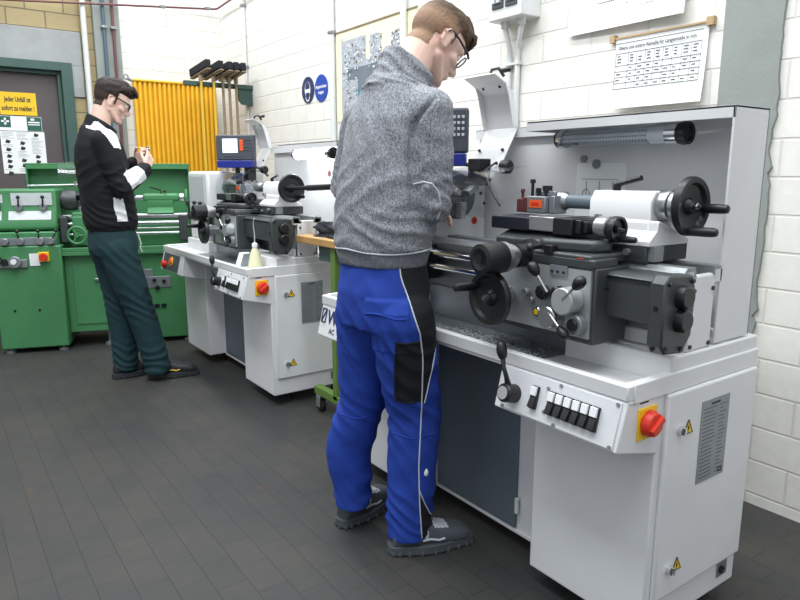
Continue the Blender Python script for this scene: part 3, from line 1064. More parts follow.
    gp = [(1.775, 1.33), (1.868, 1.492), (1.838, 1.617), (1.800, 1.648), (1.742, 1.678)]
    b = MB()
    b.sheet([((-2.02, y, z), (-1.85, y, z)) for y, z in gp], 0.004)
    for x in (-2.02, -1.854):
        b.prx([(1.868, 1.492), (1.838, 1.617), (1.80, 1.648), (1.815, 1.615), (1.848, 1.49)], x, x + .004)
    gd = P('chuck_guard', b, W)
    gd.data.set_sharp_from_angle(angle=math.radians(8))
    b = MB().tube([(-1.90, 1.765, 1.668), (-1.90, 1.775, 1.70), (-1.885, 1.795, 1.705), (-1.87, 1.81, 1.675)], .006, 8)
    b.cyl((-1.875, 1.80, 1.695), (-1.845, 1.82, 1.70), 0.009)
    P('handle', b, M['black'], gd)
    b = MB()
    for x, y, z in ((-1.98, 1.812, 1.643), (-1.89, 1.812, 1.643), (-2.00, 1.785, 1.36), (-1.87, 1.785, 1.36), (-2.0, 1.815, 1.41), (-1.87, 1.815, 1.41)):
        b.cyl((x, y, z), (x, y - .006, z - .003), 0.006, n=10)
    P('screw', b, M['ink'], gd)
    b = MB().rev((-1.85, 1.80, 1.345), (1, 0, 0), [(0, .026), (.03, .026), (.036, .020)], 20)
    P('pivot_knob', b, M['black'], gd)
    b = MB().box(-1.94, -1.875, 1.70, 1.76, 1.275, 1.375).cyl((-2.04, 1.73, 1.30), (-1.93, 1.73, 1.30), .012)
    P('guard_post', b, M['black'], t, bevel=0.004)
    b = MB()
    vis = [(1.78, 1.345), (1.70, 1.335), (1.60, 1.315), (1.545, 1.28), (1.525, 1.22), (1.54, 1.175)]
    b.sheet([((-2.03, y, z), (-1.70 + i * .008, y, z)) for i, (y, z) in enumerate(vis)], 0.004)
    P('clear_visor', b, M['clear'], gd)
    # digital read-out, turned towards the operator
    dc, ang = V((-2.075, 1.645, 1.482)), math.radians(46)
    if lit: dc = V((-1.965, 1.66, 1.492))
    ex, ez = V((math.cos(ang), math.sin(ang), 0)), V((0, 0, 1))
    ey = V((math.sin(ang), -math.cos(ang), 0))       # out of its face
    b = MB().obox(dc, ex * .132, ey * .032, ez * .084)
    ro = P('readout_housing', b, M['drogrey'], bevel=0.008)
    b = MB().obox(dc - ex * .03 + ey * .033 + ez * .012, ex * .052, ey * .002, ez * .046)
    P('screen', b, M['screen'] if lit else M['drogrey'], ro)
    b = MB()
    for i in range(3):
        for j in range(4):
            b.obox(dc + ex * (.078 + i * .017) + ey * .034 + ez * (.050 - j * .022), ex * .005, ey * .002, ez * .0055)
    for i in range(5):
        b.obox(dc + ex * (-.07 + i * .022) + ey * .034 - ez * .055, ex * .007, ey * .002, ez * .005)
    P('keypad', b, M['key'] if not lit else M['drogrey'], ro, bevel=0.001)
    b = MB()
    for j in range(4):
        b.obox(dc + ex * .052 + ey * .0345 + ez * (.045 - j * .019), ex * .012, ey * .002, ez * .008)
    P('axis_keys', b, M['orange'] if lit else M['key'], ro)
    b = MB().obox(dc - ez * .110, ex * .125, ey * .045, ez * .024)
    P('readout_base', b, M['blue'], t, bevel=0.004)
    b = MB().cyl(dc - ez * .13 + ey * -.01, dc - ez * .17 + ey * -.01, .016)
    b.tube([dc - ez * .12 + ex * .10, dc + ex * .17 - ez * .14, dc + ex * .22 - ez * .19], .008, 8)
    P('readout_arm', b, M['black'], t)
    b = MB().tube([(-1.84, 1.75, 1.36), (-1.80, 1.66, 1.33), (-1.72, 1.60, 1.30), (-1.69, 1.585, 1.27), (-1.655, 1.58, 1.235), (-1.63, 1.575, 1.215)], .004, 10)
    P('coolant_hose', b, M['black'])
    # ---- carriage
    c = cs
    b = MB()
    b.prz([(-1.52, 1.40), (-1.105, 1.40), (-1.105, 1.78), (-1.52, 1.78)], 1.083, 1.108)
    b.prx([(1.43, 1.108), (1.43, 1.13), (1.50, 1.155), (1.70, 1.155), (1.74, 1.108)], -1.495, -1.29)
    sd = P('saddle', b, M['charcoal'], bevel=0.006, dx=c)
    b = MB().prism([(-1.31, 1.425, 1.107), (-1.28, 1.405, 1.107), (-1.135, 1.45, 1.107), (-1.115, 1.50, 1.107), (-1.15, 1.545, 1.107), (-1.31, 1.52, 1.107)], (0, 0, 0), (0, 0, .034))
    P('slide_cover', b, M['charcoal'], sd, bevel=0.010, dx=c)
    b = MB().prz([(-1.48, 1.399), (-1.092, 1.399), (-1.092, 1.50), (-1.48, 1.50)], 1.072, 1.098)
    b.box(-1.515, -1.088, 1.405, 1.545, 0.868, 1.075)
    ap = P('apron', b, M['charcoal'], bevel=0.005, dx=c)
    b = MB().box(-1.45, -1.10, 1.398, 1.406, 0.885, 1.068)
    P('apron_plate', b, M['apron'], ap, dx=c)
    b = MB().cyl((-1.088, 1.475, 1.055), (-1.084, 1.475, 1.055), 0.008).cyl((-1.088, 1.46, 1.03), (-1.085, 1.46, 1.03), .004)
    for k in range(4):
        b.cyl((-1.088, 1.44 + .012 * k, 1.02), (-1.085, 1.44 + .012 * k, 1.02), .0025, n=8)
    P('screw', b, M['black'], ap, dx=c)
    # apron handwheel
    b = MB()
    hwc = V((-1.388, 1.30, 0.968))
    handwheel(b, hwc, (0, -1, 0), 0.081, 0, (-.9, 0, .45), hl=0.085, hr=.0125)
    P('handwheel', b, [M['black'], M['drogrey']], t, dx=c + .014)
    b = MB().cyl((-1.388, 1.31, .968), (-1.388, 1.40, .968), .020).rev((-1.388, 1.322, .968), (0, 1, 0), [(0, .036), (.034, .036), (.036, .030), (.058, .030)], 36)
    P('graduated_dial', b, M['steel'], ap, dx=c)
    # cross-feed hand wheel
    b = MB().rev((-1.342, 1.225, 1.088), (0, 1, 0), [(0.008, .012), (0, .030), (0.003, .042), (.075, .045), (.08, .043)], 36)
    b.cyl((-1.342, 1.225, 1.088), (-1.342, 1.222, 1.088), .012)
    P('cross_feed_wheel', b, M['black'], t, dx=c)
    b = MB().rev((-1.342, 1.305, 1.088), (0, 1, 0), [(0, .044), (.014, .044), (.016, .036), (.04, .036), (.042, .028), (.06, .028)], 36)
    P('graduated_dial', b, M['steel'], ap, dx=c)
    b = MB().rev((-1.342, 1.36, 1.088), (0, 1, 0), [(0, .034), (.05, .034), (.055, .045), (.07, .045)], 30)
    P('feed_hub', b, M['black'], ap, dx=c)
    # levers, knobs and bosses on the apron
    A = V((0, -1, 0))
    def boss(x, z, r, l, m, ch_=.003):
        x = x + .018
        P('boss', MB().cyl((x, 1.398, z), (x, 1.398 - l, z), r, n=28, c=ch_), m, ap, dx=c)
    boss(-1.172, .985, .037, .05, M['apron'])
    boss(-1.232, .930, .031, .04, M['steel'])
    boss(-1.150, .922, .029, .025, M['dull'])
    boss(-1.150, .922, .017, .032, M['black'])
    boss(-1.300, .930, .015, .006, M['chrome'])
    boss(-1.300, .930, .010, .008, M['yellow'])
    boss(-1.335, .985, .012, .02, M['dull'])
    boss(-1.315, .965, .008, .015, M['dull'])
    b = MB()
    for x, z in ((-1.262, .995), (-1.208, 1.0)):
        b.cyl((x, 1.398, z), (x, 1.385, z), .010)
        b.rev((x, 1.388, z), (0, -1, 0), [(0, .018), (.004, .021), (.022, .021), (.026, .016)], 7).cyl((x, 1.366, z), (x, 1.358, z), .008, n=12)
    P('star_knob', b, M['black'], ap, dx=c + .018)
    def lever(p0, p1, r):
        p0, p1 = V(p0) + V((.018, 0, 0)), V(p1) + V((.018, 0, 0))
        b = MB().cyl(p0, p1, .0045, n=10)
        b.m = 1
        d = (p1 - p0).normalized()
        b.rev(p1 - d * .006, d, [(0, r * .4), (.008, r * .75), (.022, r), (.034, r * .9), (.042, r * .5), (.044, .001)], 18)
        P('lever', b, [M['chrome'], M['black']], ap, dx=c)
    lever((-1.237, 1.365, 1.000), (-1.268, 1.355, 1.048), .0165)
    lever((-1.168, 1.350, .990), (-1.130, 1.352, 1.030), .0165)
    lever((-1.225, 1.362, .945), (-1.178, 1.355, .910), .0145)
    b = MB().box(-1.255, -1.195, 1.392, 1.398, 1.045, 1.073)
    b.m = 1
    for x in (-1.245, -1.225, -1.205):
        b.cyl((x, 1.392, 1.056), (x, 1.389, 1.056), .004, n=10)
    P('screw_plate', b, [M['plate'], M['ink']], ap, dx=c + .018)
    P('red_mark', MB().box(-1.15, -1.128, 1.3985, 1.43, 1.0975, 1.0995), M['red'], ap, dx=c)
    b = MB().cyl((-1.28, 1.40, 1.12), (-1.28, 1.36, 1.118), .008).ball((-1.28, 1.357, 1.118), .013)
    b.box(-1.265, -1.235, 1.395, 1.42, 1.100, 1.125)
    P('clamp_lever', b, M['black'], ap, dx=c, bevel=.002)
    # compound slide
    b = MB().rev((-1.42, 1.56, 1.14), (0, 0, 1), [(0, .075), (.02, .075)], 32)
    P('swivel_base', b, M['charcoal'], sd, dx=c)
    cb_ = MB().box(-1.385, -1.28, 1.455, 1.58, 1.155, 1.197)
    cp_ = P('compound_slide', cb_, M['steel'], bevel=.003, dx=c)
    P('slide_bellows', MB().box(-1.54, -1.38, 1.452, 1.585, 1.152, 1.192), M['navy'], cp_, bevel=.004, dx=c)
    b = MB().box(-1.285, -1.215, 1.45, 1.585, 1.15, 1.197).box(-1.2155, -1.195, 1.46, 1.57, 1.155, 1.194).box(-1.1955, -1.18, 1.47, 1.56, 1.158, 1.19)
    P('slide_end', b, M['black'], cp_, bevel=.003, dx=c)
    b = MB().rev((-1.180, 1.51, 1.175), (1, 0, 0), [(0, .018), (.006, .020), (.010, .029), (.046, .031), (.05, .026)], 32)
    P('graduated_dial', b, M['steel'], cp_, dx=c)
    b = MB()
    handwheel(b, (-1.116, 1.51, 1.172), (1, 0, 0), .036, 0, (0, .25, -.9), hl=.06, hr=.009)
    P('compound_wheel', b, [M['black'], M['drogrey']], cp_, dx=c)
    # tool post
    b = MB().box(-1.545, -1.468, 1.57, 1.66, 1.196, 1.250).box(-1.53, -1.48, 1.59, 1.64, 1.250, 1.266)
    tp = P('tool_post', b, M['dull'], bevel=.004, dx=c + .042)
    b = MB().box(-1.533, -1.480, 1.5675, 1.57, 1.214, 1.238)
    b.m = 1
    b.box(-1.522, -1.491, 1.5665, 1.5675, 1.221, 1.231)
    P('warning_label', b, [M['orange'], M['red']], tp, dx=c + .042)
    b = MB().cyl((-1.505, 1.62, 1.266), (-1.505, 1.62, 1.282), .016, n=6)
    for x, h in ((-1.535, 1.302), (-1.478, 1.272), (-1.51, 1.275)):
        b.cyl((x, 1.585, 1.248), (x, 1.585, h), .005).cyl((x, 1.585, h - .012), (x, 1.585, h), .009, n=6)
    P('clamp_bolt', b, M['black'], tp, dx=c + .042)
    b = MB().box(-1.466, -1.444, 1.585, 1.645, 1.196, 1.252).cyl((-1.455, 1.60, 1.252), (-1.455, 1.60, 1.266), .008)
    P('tool_holder', b, M['plate'], tp, bevel=.003, dx=c + .042)
    b = MB().box(-1.575, -1.549, 1.58, 1.65, 1.196, 1.245)
    b.box(-1.605, -1.5765, 1.585, 1.64, 1.196, 1.240).cyl((-1.592, 1.60, 1.24), (-1.592, 1.60, 1.272), .005).cyl((-1.592, 1.60, 1.258), (-1.592, 1.60, 1.272), .008, n=6)
    P('tool_holder', b, mat('brown_holder', '#6a3b3c', .5, .3) if not lit else M['black'], tp, bevel=.003, dx=c + .042)
    # ---- tailstock
    s = ts
    y0 = 1.64
    b = MB().box(-1.29, -1.045, 1.55, 1.745, 1.082, 1.128)
    tsb = P('tailstock', b, M['charcoal'], bevel=.004, dx=s)
    pf = [(y0 - .092, 1.128), (y0 - .092, 1.142), (y0 - .060, 1.168), (y0 - .058, 1.19), (y0 - .052, 1.195), (y0 - .052, 1.245), (y0 - .034, 1.272), (y0 + .034, 1.272), (y0 + .052, 1.25), (y0 + .052, 1.19), (y0 + .092, 1.142), (y0 + .092, 1.128)]
    b = MB().prx(pf[3:10], -1.268, -1.065).prx(pf[:4] + pf[9:], -1.24, -1.065)
    b.prism([(-1.065, y, z) for y, z in pf[:5] + pf[-2:]], (0, 0, 0), (0.03, 0, 0))
    P('tailstock_body', b, W, tsb, bevel=.005, dx=s)
    b = MB().cyl((-1.27, y0, 1.235), (-1.46, y0, 1.235), .022, n=28)
    P('quill', b, M['slate'], tsb, dx=s)
    b = MB().rev((-1.40, y0, 1.235), (-1, 0, 0), [(-.012, .022), (0, .028), (.010, .030), (.065, .030), (.072, .022), (.075, .008)], 30)
    P('drill_chuck', b, M['steel'], tsb, dx=s)
    b = MB().rev((-1.066, y0, 1.235), (1, 0, 0), [(0, .040), (.004, .043), (.034, .043), (.038, .038), (.06, .034)], 36)
    P('graduated_dial', b, M['steel'], tsb, dx=s)
    b = MB()
    wc = V((-0.985, y0, 1.235))
    if not lit:
        handwheel(b, wc, (1, 0, 0), .078, 0, (0, .78, -.10), hl=.078, hr=.0125)
        b.m = 0
        p = wc + V((0.0, -.012, -.064))
        b.rev(p, (1, .12, 0.0), [(0, .009), (.012, .008), (.016, .0125), (.07, .0125), (.082, .010), (.085, .005)], 16)
    else:
        handwheel(b, wc, (1, 0, 0), .083, 0, (0, .45, -.70), hl=.09, hr=.0125)
        b.m = 0
        b.tube([wc + V((.005, -.03, 0)), wc + V((.20, -.01, .006)), wc + V((.22, -.008, .007)), wc + V((.52, 0, .02))], [.012, .011, .018, .018], 14)
    P('handwheel', b, [M['black'], M['chrome']], tsb, dx=s)
    b = MB().cyl((-1.20, y0 - .02, 1.272), (-1.20, y0 - .02, 1.290), .011, n=14).tube([(-1.20, y0 - .02, 1.288), (-1.18, y0 - .022, 1.293), (-1.122, y0 - .02, 1.308)], [.010, .007, .008], 10)
    P('clamp_lever', b, M['black'], tsb, dx=s)
    b = MB().cyl((-1.225, y0 - .058, 1.195), (-1.225, y0 - .072, 1.195), .012, n=6).cyl((-1.10, 1.55, 1.11), (-1.10, 1.535, 1.11), .010, n=6).cyl((-1.20, 1.55, 1.10), (-1.20, 1.54, 1.10), .007, n=6)
    b.box(-1.05, -1.025, 1.56, 1.60, 1.088, 1.128)
    P('bolt', b, M['dull'], tsb, dx=s)
    # ---- splash shield with machine lamp
    h = ss
    b = MB()
    b.box(-2.09, X0 - .005, 1.895, 1.90, 0.862, 1.492)
    b.box(-1.66, X0 - .005, 1.722, 1.90, 1.488, 1.494).box(-2.09, -1.66, 1.872, 1.90, 1.488, 1.492)
    b.box(-1.66, X0 - .005, 1.722, 1.727, 1.462, 1.494).box(-2.09, -1.66, 1.872, 1.876, 1.455, 1.492)
    b.box(X0 - .011, X0 - .005, 1.722, 1.90, 0.862, 1.494)
    b.box(-1.662, -1.66, 1.722, 1.895, 1.462, 1.494)
    shd = P('splash_shield', b, W, bevel=.002, dx=h)
    b = MB().rev((-1.55, 1.80, 1.434), (1, 0, 0), [(0, .028), (.40, .028)], 28)
    P('lamp_tube', b, M['lampon'] if lit else M['lampglass'], shd, dx=h)
    if not lit:
        b = MB()
        arc = [(1.80 + .024 * math.cos(math.radians(a)), 1.434 + .024 * math.sin(math.radians(a))) for a in range(-20, 221, 20)]
        b.sheet([((-1.545, y, z), (-1.22, y, z)) for y, z in arc], .0008)
        b.m = 1
        for k in range(30):
            x = -1.54 + k * .0107
            for a in (150, 185, 215):
                y, z = 1.80 + .0236 * math.cos(math.radians(a)), 1.434 + .0236 * math.sin(math.radians(a))
                n_ = V((0, math.cos(math.radians(a)), math.sin(math.radians(a))))
                b.cyl(V((x, y, z)), V((x, y, z)) + n_ * .0016, .0028, n=6)
        b.m = 0
        P('reflector_grid', b, [M['key'], M['drogrey']], shd, dx=h)
        P('lamp_socket', MB().cyl((-1.22, 1.80, 1.434), (-1.16, 1.80, 1.434), .0265), M['white2'], shd, dx=h)
    b = MB().rev((-1.575, 1.80, 1.434), (1, 0, 0), [(0, .029), (.004, .031), (.028, .031)], 28).rev((-1.165, 1.80, 1.434), (1, 0, 0), [(0, .031), (.036, .031)], 28)
    P('lamp_collar', b, M['chrome'], shd, dx=h)
    b = MB().rev((-1.129, 1.80, 1.434), (1, 0, 0), [(0, .031), (.016, .034), (.028, .032), (.028, .022), (.022, .02)], 28).rev((-1.582, 1.80, 1.434), (1, 0, 0), [(0, .028), (.008, .030)], 28)
    b.box(-1.585, -1.577, 1.79, 1.895, 1.42, 1.45)
    P('lamp_cap', b, M['black'], shd, dx=h)
    b = MB().tube([(-1.075, 1.80, 1.434), (-1.03, 1.82, 1.437), (-0.99, 1.86, 1.455), (-0.97, 1.893, 1.488)], .004, 8)
    P('lamp_cable', b, M['conduit'], shd, dx=h)
    return t

lathe1 = make_lathe('large white lathe in the foreground at which the student in blue trousers works', (0, 0), 0.0, 0.0, 0.0, 0.0, False, True)
lathe2 = make_lathe('white lathe further back with a glowing lamp tube and lit display screen', (-2.43, 0.035), 0.07, -0.28, -0.12, 0.22, True, False)
# ---------------------------------------------------------------- green lathe against the left wall
# local frame: x along its bed, y into its depth, z up
def make_green():
    global ORG
    t = thing('metal_lathe', 'old green lathe against the left wall behind the student in the black jacket', 'lathe', (-5.55, 0.373, 0), math.atan2(0.946, 0.323))
    ORG = V((0, 0, 0))
    G = M['green']
    MB().box(-0.03, 0.43, 0.0, 0.55, 0.035, 0.80).build('headstock_cabinet', G, t, bevel=.010)
    b = MB()
    for x, z in ((.086, .325), (.25, .323)):
        b.cyl((x, 0.001, z), (x, -.004, z), .009, n=12)
    b.build('cover_bolt', M['black'], t)
    bp = MB().box(.43, 1.35, .08, .55, .12, .73).build('base_cabinet', G, t, bevel=.006)
    MB().box(.485, .80, .072, .082, .18, .64).build('base_door', G, t, bevel=.003)
    MB().box(.63, .68, .055, .075, .515, .535).build('door_handle', M['steel'], t, bevel=.004)
    MB().box(.86, 1.33, .07, .56, .035, .73).build('tail_cabinet', G, t, bevel=.008)
    b = MB()
    for x, y in ((.02, .05), (.38, .05), (.38, .5), (.02, .5), (.90, .11), (1.29, .11), (1.29, .5), (.9, .5), (.70, .12)):
        b.cyl((x, y, 0), (x, y, .02), .035, n=14).cyl((x, y, .02), (x, y, .13), .012, n=10)
    b.build('levelling_foot', M['dull'], t)
    b = MB()
    for z in (.50, .56):
        b.box(.93, 1.05, .063, .072, z - .03, z + .03)
    b.box(1.0, 1.18, .064, .072, .44, .53)
    b.build('switch_plate', M['plate'], t, bevel=.003)
    b = MB().cyl((1.06, .064, .50), (1.06, .05, .50), .014).cyl((1.13, .064, .49), (1.13, .05, .49), .014).cyl((1.08, .064, .44), (1.08, .05, .44), .018)
    b.box(1.05, 1.085, .062, .072, .28, .31).box(1.10, 1.135, .062, .072, .28, .31)
    b.build('switch_knob', M['black'], t)
    MB().box(.40, 1.36, .02, .58, .715, .745).box(.40, 1.36, .02, .035, .745, .775).box(.40, 1.36, .565, .58, .745, .79).box(1.345, 1.36, .035, .565, .745, .775).build('chip_tray', G, t, bevel=.004)
    # gearbox and headstock
    MB().box(-.03, .41, .015, .50, .80, .90).build('feed_gearbox', G, t, bevel=.008)
    MB().box(.02, .40, .012, .018, .805, .86).build('feed_plate', M['plate'], t, bevel=.002)
    b = MB()
    for x in (.07, .17, .30, .37):
        b.cyl((x, .012, .835), (x, -.02, .835), .026, n=18, c=.004)
    b.build('selector_boss', M['dull'], t)
    for x, dx in ((.165, -.005), (.295, 0.0), (.372, .035)):
        b = MB().tube([(x, -.012, .835), (x + dx, -.02, .89)], .005, 8).ball((x + dx * 1.2, -.022, .91), .014)
        b.build('selector_lever', M['black'], t)
    MB().prx([(.10, .90), (.05, .92), (.05, .975), (.10, 1.07), (.10, 1.205), (.50, 1.205), (.50, .90)], -.04, .41).build('headstock', G, t, bevel=.012)
    b = MB().box(.115, .385, .094, .1, 1.09, 1.18).box(-.035, .06, .094, .1, 1.11, 1.17)
    b.prism([(.095, .058, .985), (.375, .058, .985), (.375, .0915, 1.047), (.095, .0915, 1.047)], (0, 0, 0), (0, -.004, .002))
    b.prism([(-.04, .058, .985), (.05, .058, .985), (.05, .0915, 1.047), (-.04, .0915, 1.047)], (0, 0, 0), (0, -.004, .002))
    b.build('speed_chart', M['lightplate'], t)
    for x in (.165, .325):
        b = MB().cyl((x, .1, 1.075), (x, .065, 1.075), .024, n=18)
        b.build('selector_boss', M['dull'], t)
        b = MB().tube([(x, .068, 1.08), (x + .004, .062, 1.135)], .006, 8).ball((x + .005, .06, 1.15), .014)
        b.build('selector_lever', M['black'], t)
    MB().cyl((.02, .1, 1.08), (.02, .06, 1.08), .024).build('oil_knob', M['black'], t)
    # control box below
    MB().box(.015, .205, -.02, .01, .645, .705).build('control_plate', M['dull'], t, bevel=.004)
    b = MB().cyl((.13, -.02, .69), (.13, -.055, .69), .042, n=24, c=.004)
    b.m = 1
    b.cyl((.125, -.056, .695), (.125, -.062, .695), .020, n=16)
    b.build('rotary_switch', [M['plate'], M['signwhite']], t)
    b = MB().cyl((.06, -.02, .69), (.06, -.05, .69), .025, n=16).tube([(.06, -.045, .69), (.03, -.06, .75)], .006, 8).ball((.028, -.062, .765), .016)
    b.build('start_lever', M['black'], t)
    MB().box(.218, .285, -.006, .002, .655, .745).build('instruction_label', M['signwhite'], t)
    b = MB().box(.283, .352, -.03, .002, .685, .755)
    b.build('switch_housing', M['yellow'], t, bevel=.003)
    MB().cyl((.318, -.03, .72), (.318, -.055, .72), .028, n=20).build('stop_button', M['red'], t)
    # chuck, bed, carriage, tailstock
    MB().rev((.41, .30, 1.118), (1, 0, 0), [(0, .05), (.02, .05), (.02, .078), (.09, .080), (.115, .070), (.115, .02)], 36).build('chuck', M['charcoal'], t)
    b = MB()
    for k in range(3):
        a = 2 * PI * k / 3 + .3
        d = V((0, math.cos(a), math.sin(a)))
        u = d.cross(V((1, 0, 0)))
        b.obox(V((.535, .30, 1.118)) + d * .045, d * .025, u * .012, (.018, 0, 0))
    b.build('jaw', M['black'], t)
    b = MB().box(.41, 1.33, .22, .38, .76, .985)
    b.build('bed', G, t, bevel=.006)
    b = MB().box(.41, 1.335, .205, .25, .975, 1.0).box(.41, 1.335, .345, .39, .975, 1.0).prx([(.27, .985), (.285, 1.008), (.30, .985)], .41, 1.335)
    b.build('bed_way', M['steel'], t, bevel=.002)
    b = MB().cyl((.41, .17, .94), (1.30, .17, .94), .015).cyl((.41, .165, .86), (1.30, .165, .86), .014).cyl((.41, .17, .90), (1.30, .17, .90), .008)
    b.build('feed_rod', M['steel'], t)
    MB().box(1.265, 1.335, .13, .22, .80, 1.0).build('rod_bracket', M['charcoal'], t, bevel=.006)
    MB().box(.42, .47, .10, .22, .81, 1.0).build('rod_bracket', M['charcoal'], t, bevel=.006)
    MB().box(.50, .68, .15, .42, .99, 1.03).box(.50, .68, .13, .21, .78, 1.0).build('carriage', G, t, bevel=.008)
    b = MB().ring((.535, .085, .863), (0, 1, 0), .062, .010, 30, 8).cyl((.535, .13, .863), (.535, .075, .863), .016)
    for k in range(3):
        a = 2 * PI * k / 3
        b.cyl((.535, .085, .863), (.535 + .062 * math.cos(a), .085, .863 + .062 * math.sin(a)), .007, n=8)
    b.build('handwheel', M['green'], t)
    MB().box(.55, .64, .18, .38, 1.03, 1.07).box(.56, .63, .22, .30, 1.07, 1.13).build('tool_post', M['dull'], t, bevel=.004)
    b = MB().prx([(.22, 1.005), (.22, 1.02), (.265, 1.05), (.255, 1.10), (.27, 1.155), (.33, 1.155), (.345, 1.10), (.335, 1.05), (.38, 1.02), (.38, 1.005)], 1.03, 1.23)
    ts = b.build('tailstock', G, t, bevel=.010)
    b = MB().box(1.0, 1.28, .255, .345, 1.10, 1.165)
    b.build('tailstock_barrel', G, ts, bevel=.02)
    MB().cyl((1.0, .30, 1.13), (.955, .30, 1.13), .022, n=18).cyl((.955, .30, 1.13), (.915, .30, 1.13), .014, .003, n=14).cyl((1.28, .30, 1.13), (1.31, .30, 1.13), .036, n=20).build('quill', M['steel'], ts)
    b = MB().ring((1.33, .30, 1.13), (1, 0, 0), .06, .009, 28, 8).cyl((1.31, .30, 1.13), (1.34, .30, 1.13), .014).box(1.326, 1.334, .24, .36, 1.124, 1.136)
    b.build('handwheel', M['green'], ts)
    b = MB().tube([(1.14, .27, 1.165), (1.14, .27, 1.19), (1.06, .25, 1.215)], .006, 8).ball((1.17, .25, 1.18), .013)
    b.build('clamp_lever', M['black'], ts)
    # splash back
    b = MB().box(.14, 1.36, .60, .61, .76, 1.40).box(.14, 1.36, .50, .61, 1.385, 1.40).box(.14, .15, .50, .61, 1.20, 1.40).box(1.35, 1.36, .50, .61, .76, 1.40).box(.14, 1.36, .50, .51, 1.355, 1.385)
    b.build('splash_back', G, t, bevel=.003)
    MB().cyl((.16, .44, 1.225), (.72, .42, 1.235), .010).cyl((.50, .43, 1.22), (.50, .43, 1.26), .014).build('guard_rod', M['steel'], t)
    gpts = []
    for i in range(9):
        a = math.radians(15 + i * 9)
        gpts.append(((.43, .30 - .17 * math.cos(a), 1.25 + .17 * math.sin(a)), (.62, .30 - .17 * math.cos(a), 1.25 + .17 * math.sin(a))))
    b = MB().sheet(gpts, .003)
    b.build('clear_guard', M['clear'], t)
    MB().tube([(.60, .20, 1.58), (.615, .17, 1.50), (.615, .15, 1.40), (.60, .16, 1.24)], .005, 8).build('guard_edge', M['cream'], t)
    return t
make_green()

# ---------------------------------------------------------------- bench trolley between the white lathes
t = thing('bench_trolley', 'green steel bench trolley with wooden top between the two white lathes', 'trolley', (-3.0, 1.95, 0))
MB().box(-3.335, -2.66, 1.66, 2.25, 0.945, 0.985).build('wooden_top', M['wood'], t, bevel=.005)
b = MB().box(-3.14, -2.70, 1.70, 2.20, 0.86, 0.945)
b.build('apron_frame', M['darkgreen'], t, bevel=.003)
for x in (-2.98, -2.73):
    for y in (1.68, 2.17):
        MB().box(x, x + .045, y, y + .045, .12, .945).build('leg', M['olive'], t, bevel=.003)
b = MB()
for y in (1.68, 2.17):
    b.box(-3.19, -2.66, y, y + .045, .10, .145)
b.box(-3.0, -2.96, 1.7, 2.2, .105, .145).box(-2.73, -2.69, 1.7, 2.2, .105, .145)
b.build('bottom_frame', M['olive'], t, bevel=.003)
for x in (-3.15, -2.70):
    for y in (1.70, 2.19):
        b = MB().box(x - .022, x + .022, y - .02, y + .02, .085, .10).box(x - .022, x + .022, y - .022, y - .018, .03, .09).box(x - .022, x + .022, y + .018, y + .022, .03, .09)
        c = b.build('castor', M['dull'], t, bevel=.002)
        MB().rev((x, y - .014, .037), (0, 1, 0), [(0, .03), (.004, .037), (.024, .037), (.028, .03)], 24).build('wheel', M['rubber'], c)

def crumple(name, c, r, amp, sc, m, seed, flat=0.0):
    """soft heap: a flattened ball with folds, resting on z = c.z"""
    bm = bmesh.new()
    bmesh.ops.create_icosphere(bm, subdivisions=5, radius=1)
    for v in bm.verts:
        p = v.co.copy()
        n1 = noise.noise(p * sc + V((seed, 0, 0)))
        n2 = abs(noise.noise(p * sc * 2.3 + V((0, seed, 3))))
        f = 1 + amp * n1 - amp * 0.9 * n2
        q = V((p.x * r[0] * f, p.y * r[1] * f, p.z * r[2] * f))
        if q.z < 0: q.z *= 0.02
        v.co = q
    me = bpy.data.meshes.new(name)
    bm.to_mesh(me)
    bm.free()
    for p in me.polygons: p.use_smooth = True
    me.materials.append(m)
    o = bpy.data.objects.new(name, me)
    COL.objects.link(o)
    o.location = c
    return o
M['cloth'] = mat('dark_cloth', '#23262e', .85, bump=.3, bscale=300)
o = crumple('cloth_heap', (-3.02, 1.80, 0.9865), (0.26, 0.10, 0.085), .55, 2.2, M['cloth'], 4.1)
tag(o, 'crumpled dark work cloth heaped on the wooden trolley top', 'cloth')
t = thing('file', 'hand file with wooden handle lying on the dark cloth on the trolley', 'file', (-2.87, 1.74, 1.03))
MB().rev((-2.86, 1.745, 1.058), (-1, -.1, .06), [(0, .008), (.01, .014), (.05, .016), (.10, .012), (.115, .009)], 16).build('handle', M['broomwood'], t)
MB().obox((-2.79, 1.752, 1.054), (.075, .0075, -.004), (-.001, .010, 0), (0, 0, .003)).build('blade', M['dull'], t)

# ---------------------------------------------------------------- loose things on the lathe trays
t = thing('cardboard_box', 'small white and grey box standing in the tray of the further white lathe', 'box', (-3.68, 1.50, .785))
b = MB().prism([(-3.73, 1.46, .786), (-3.66, 1.46, .786), (-3.65, 1.48, .862), (-3.715, 1.48, .862)], (0, 0, 0), (0, .05, 0))
b.build('carton', M['signwhite'], t, bevel=.002)
b = MB().prism([(-3.6595, 1.462, .788), (-3.6595, 1.508, .788), (-3.6495, 1.528, .860), (-3.6495, 1.482, .860)], (0, 0, 0), (.002, 0, 0))
b.build('grey_side', M['plate'], t)
t = thing('oil_bottle', 'pale yellowish oil bottle with thin hooked spout in the lathe tray', 'bottle', (-3.525, 1.50, .785))
MB().rev((-3.525, 1.50, .785), (0, 0, 1), [(0.001, .038), (.006, .041), (.03, .040), (.085, .028), (.112, .018), (.118, .014), (.125, .014)], 28).build('body', M['oil'], t)
MB().rev((-3.525, 1.50, .910), (0, 0, 1), [(0, .016), (.018, .016), (.026, .006)], 20).build('cap', M['signwhite'], t)
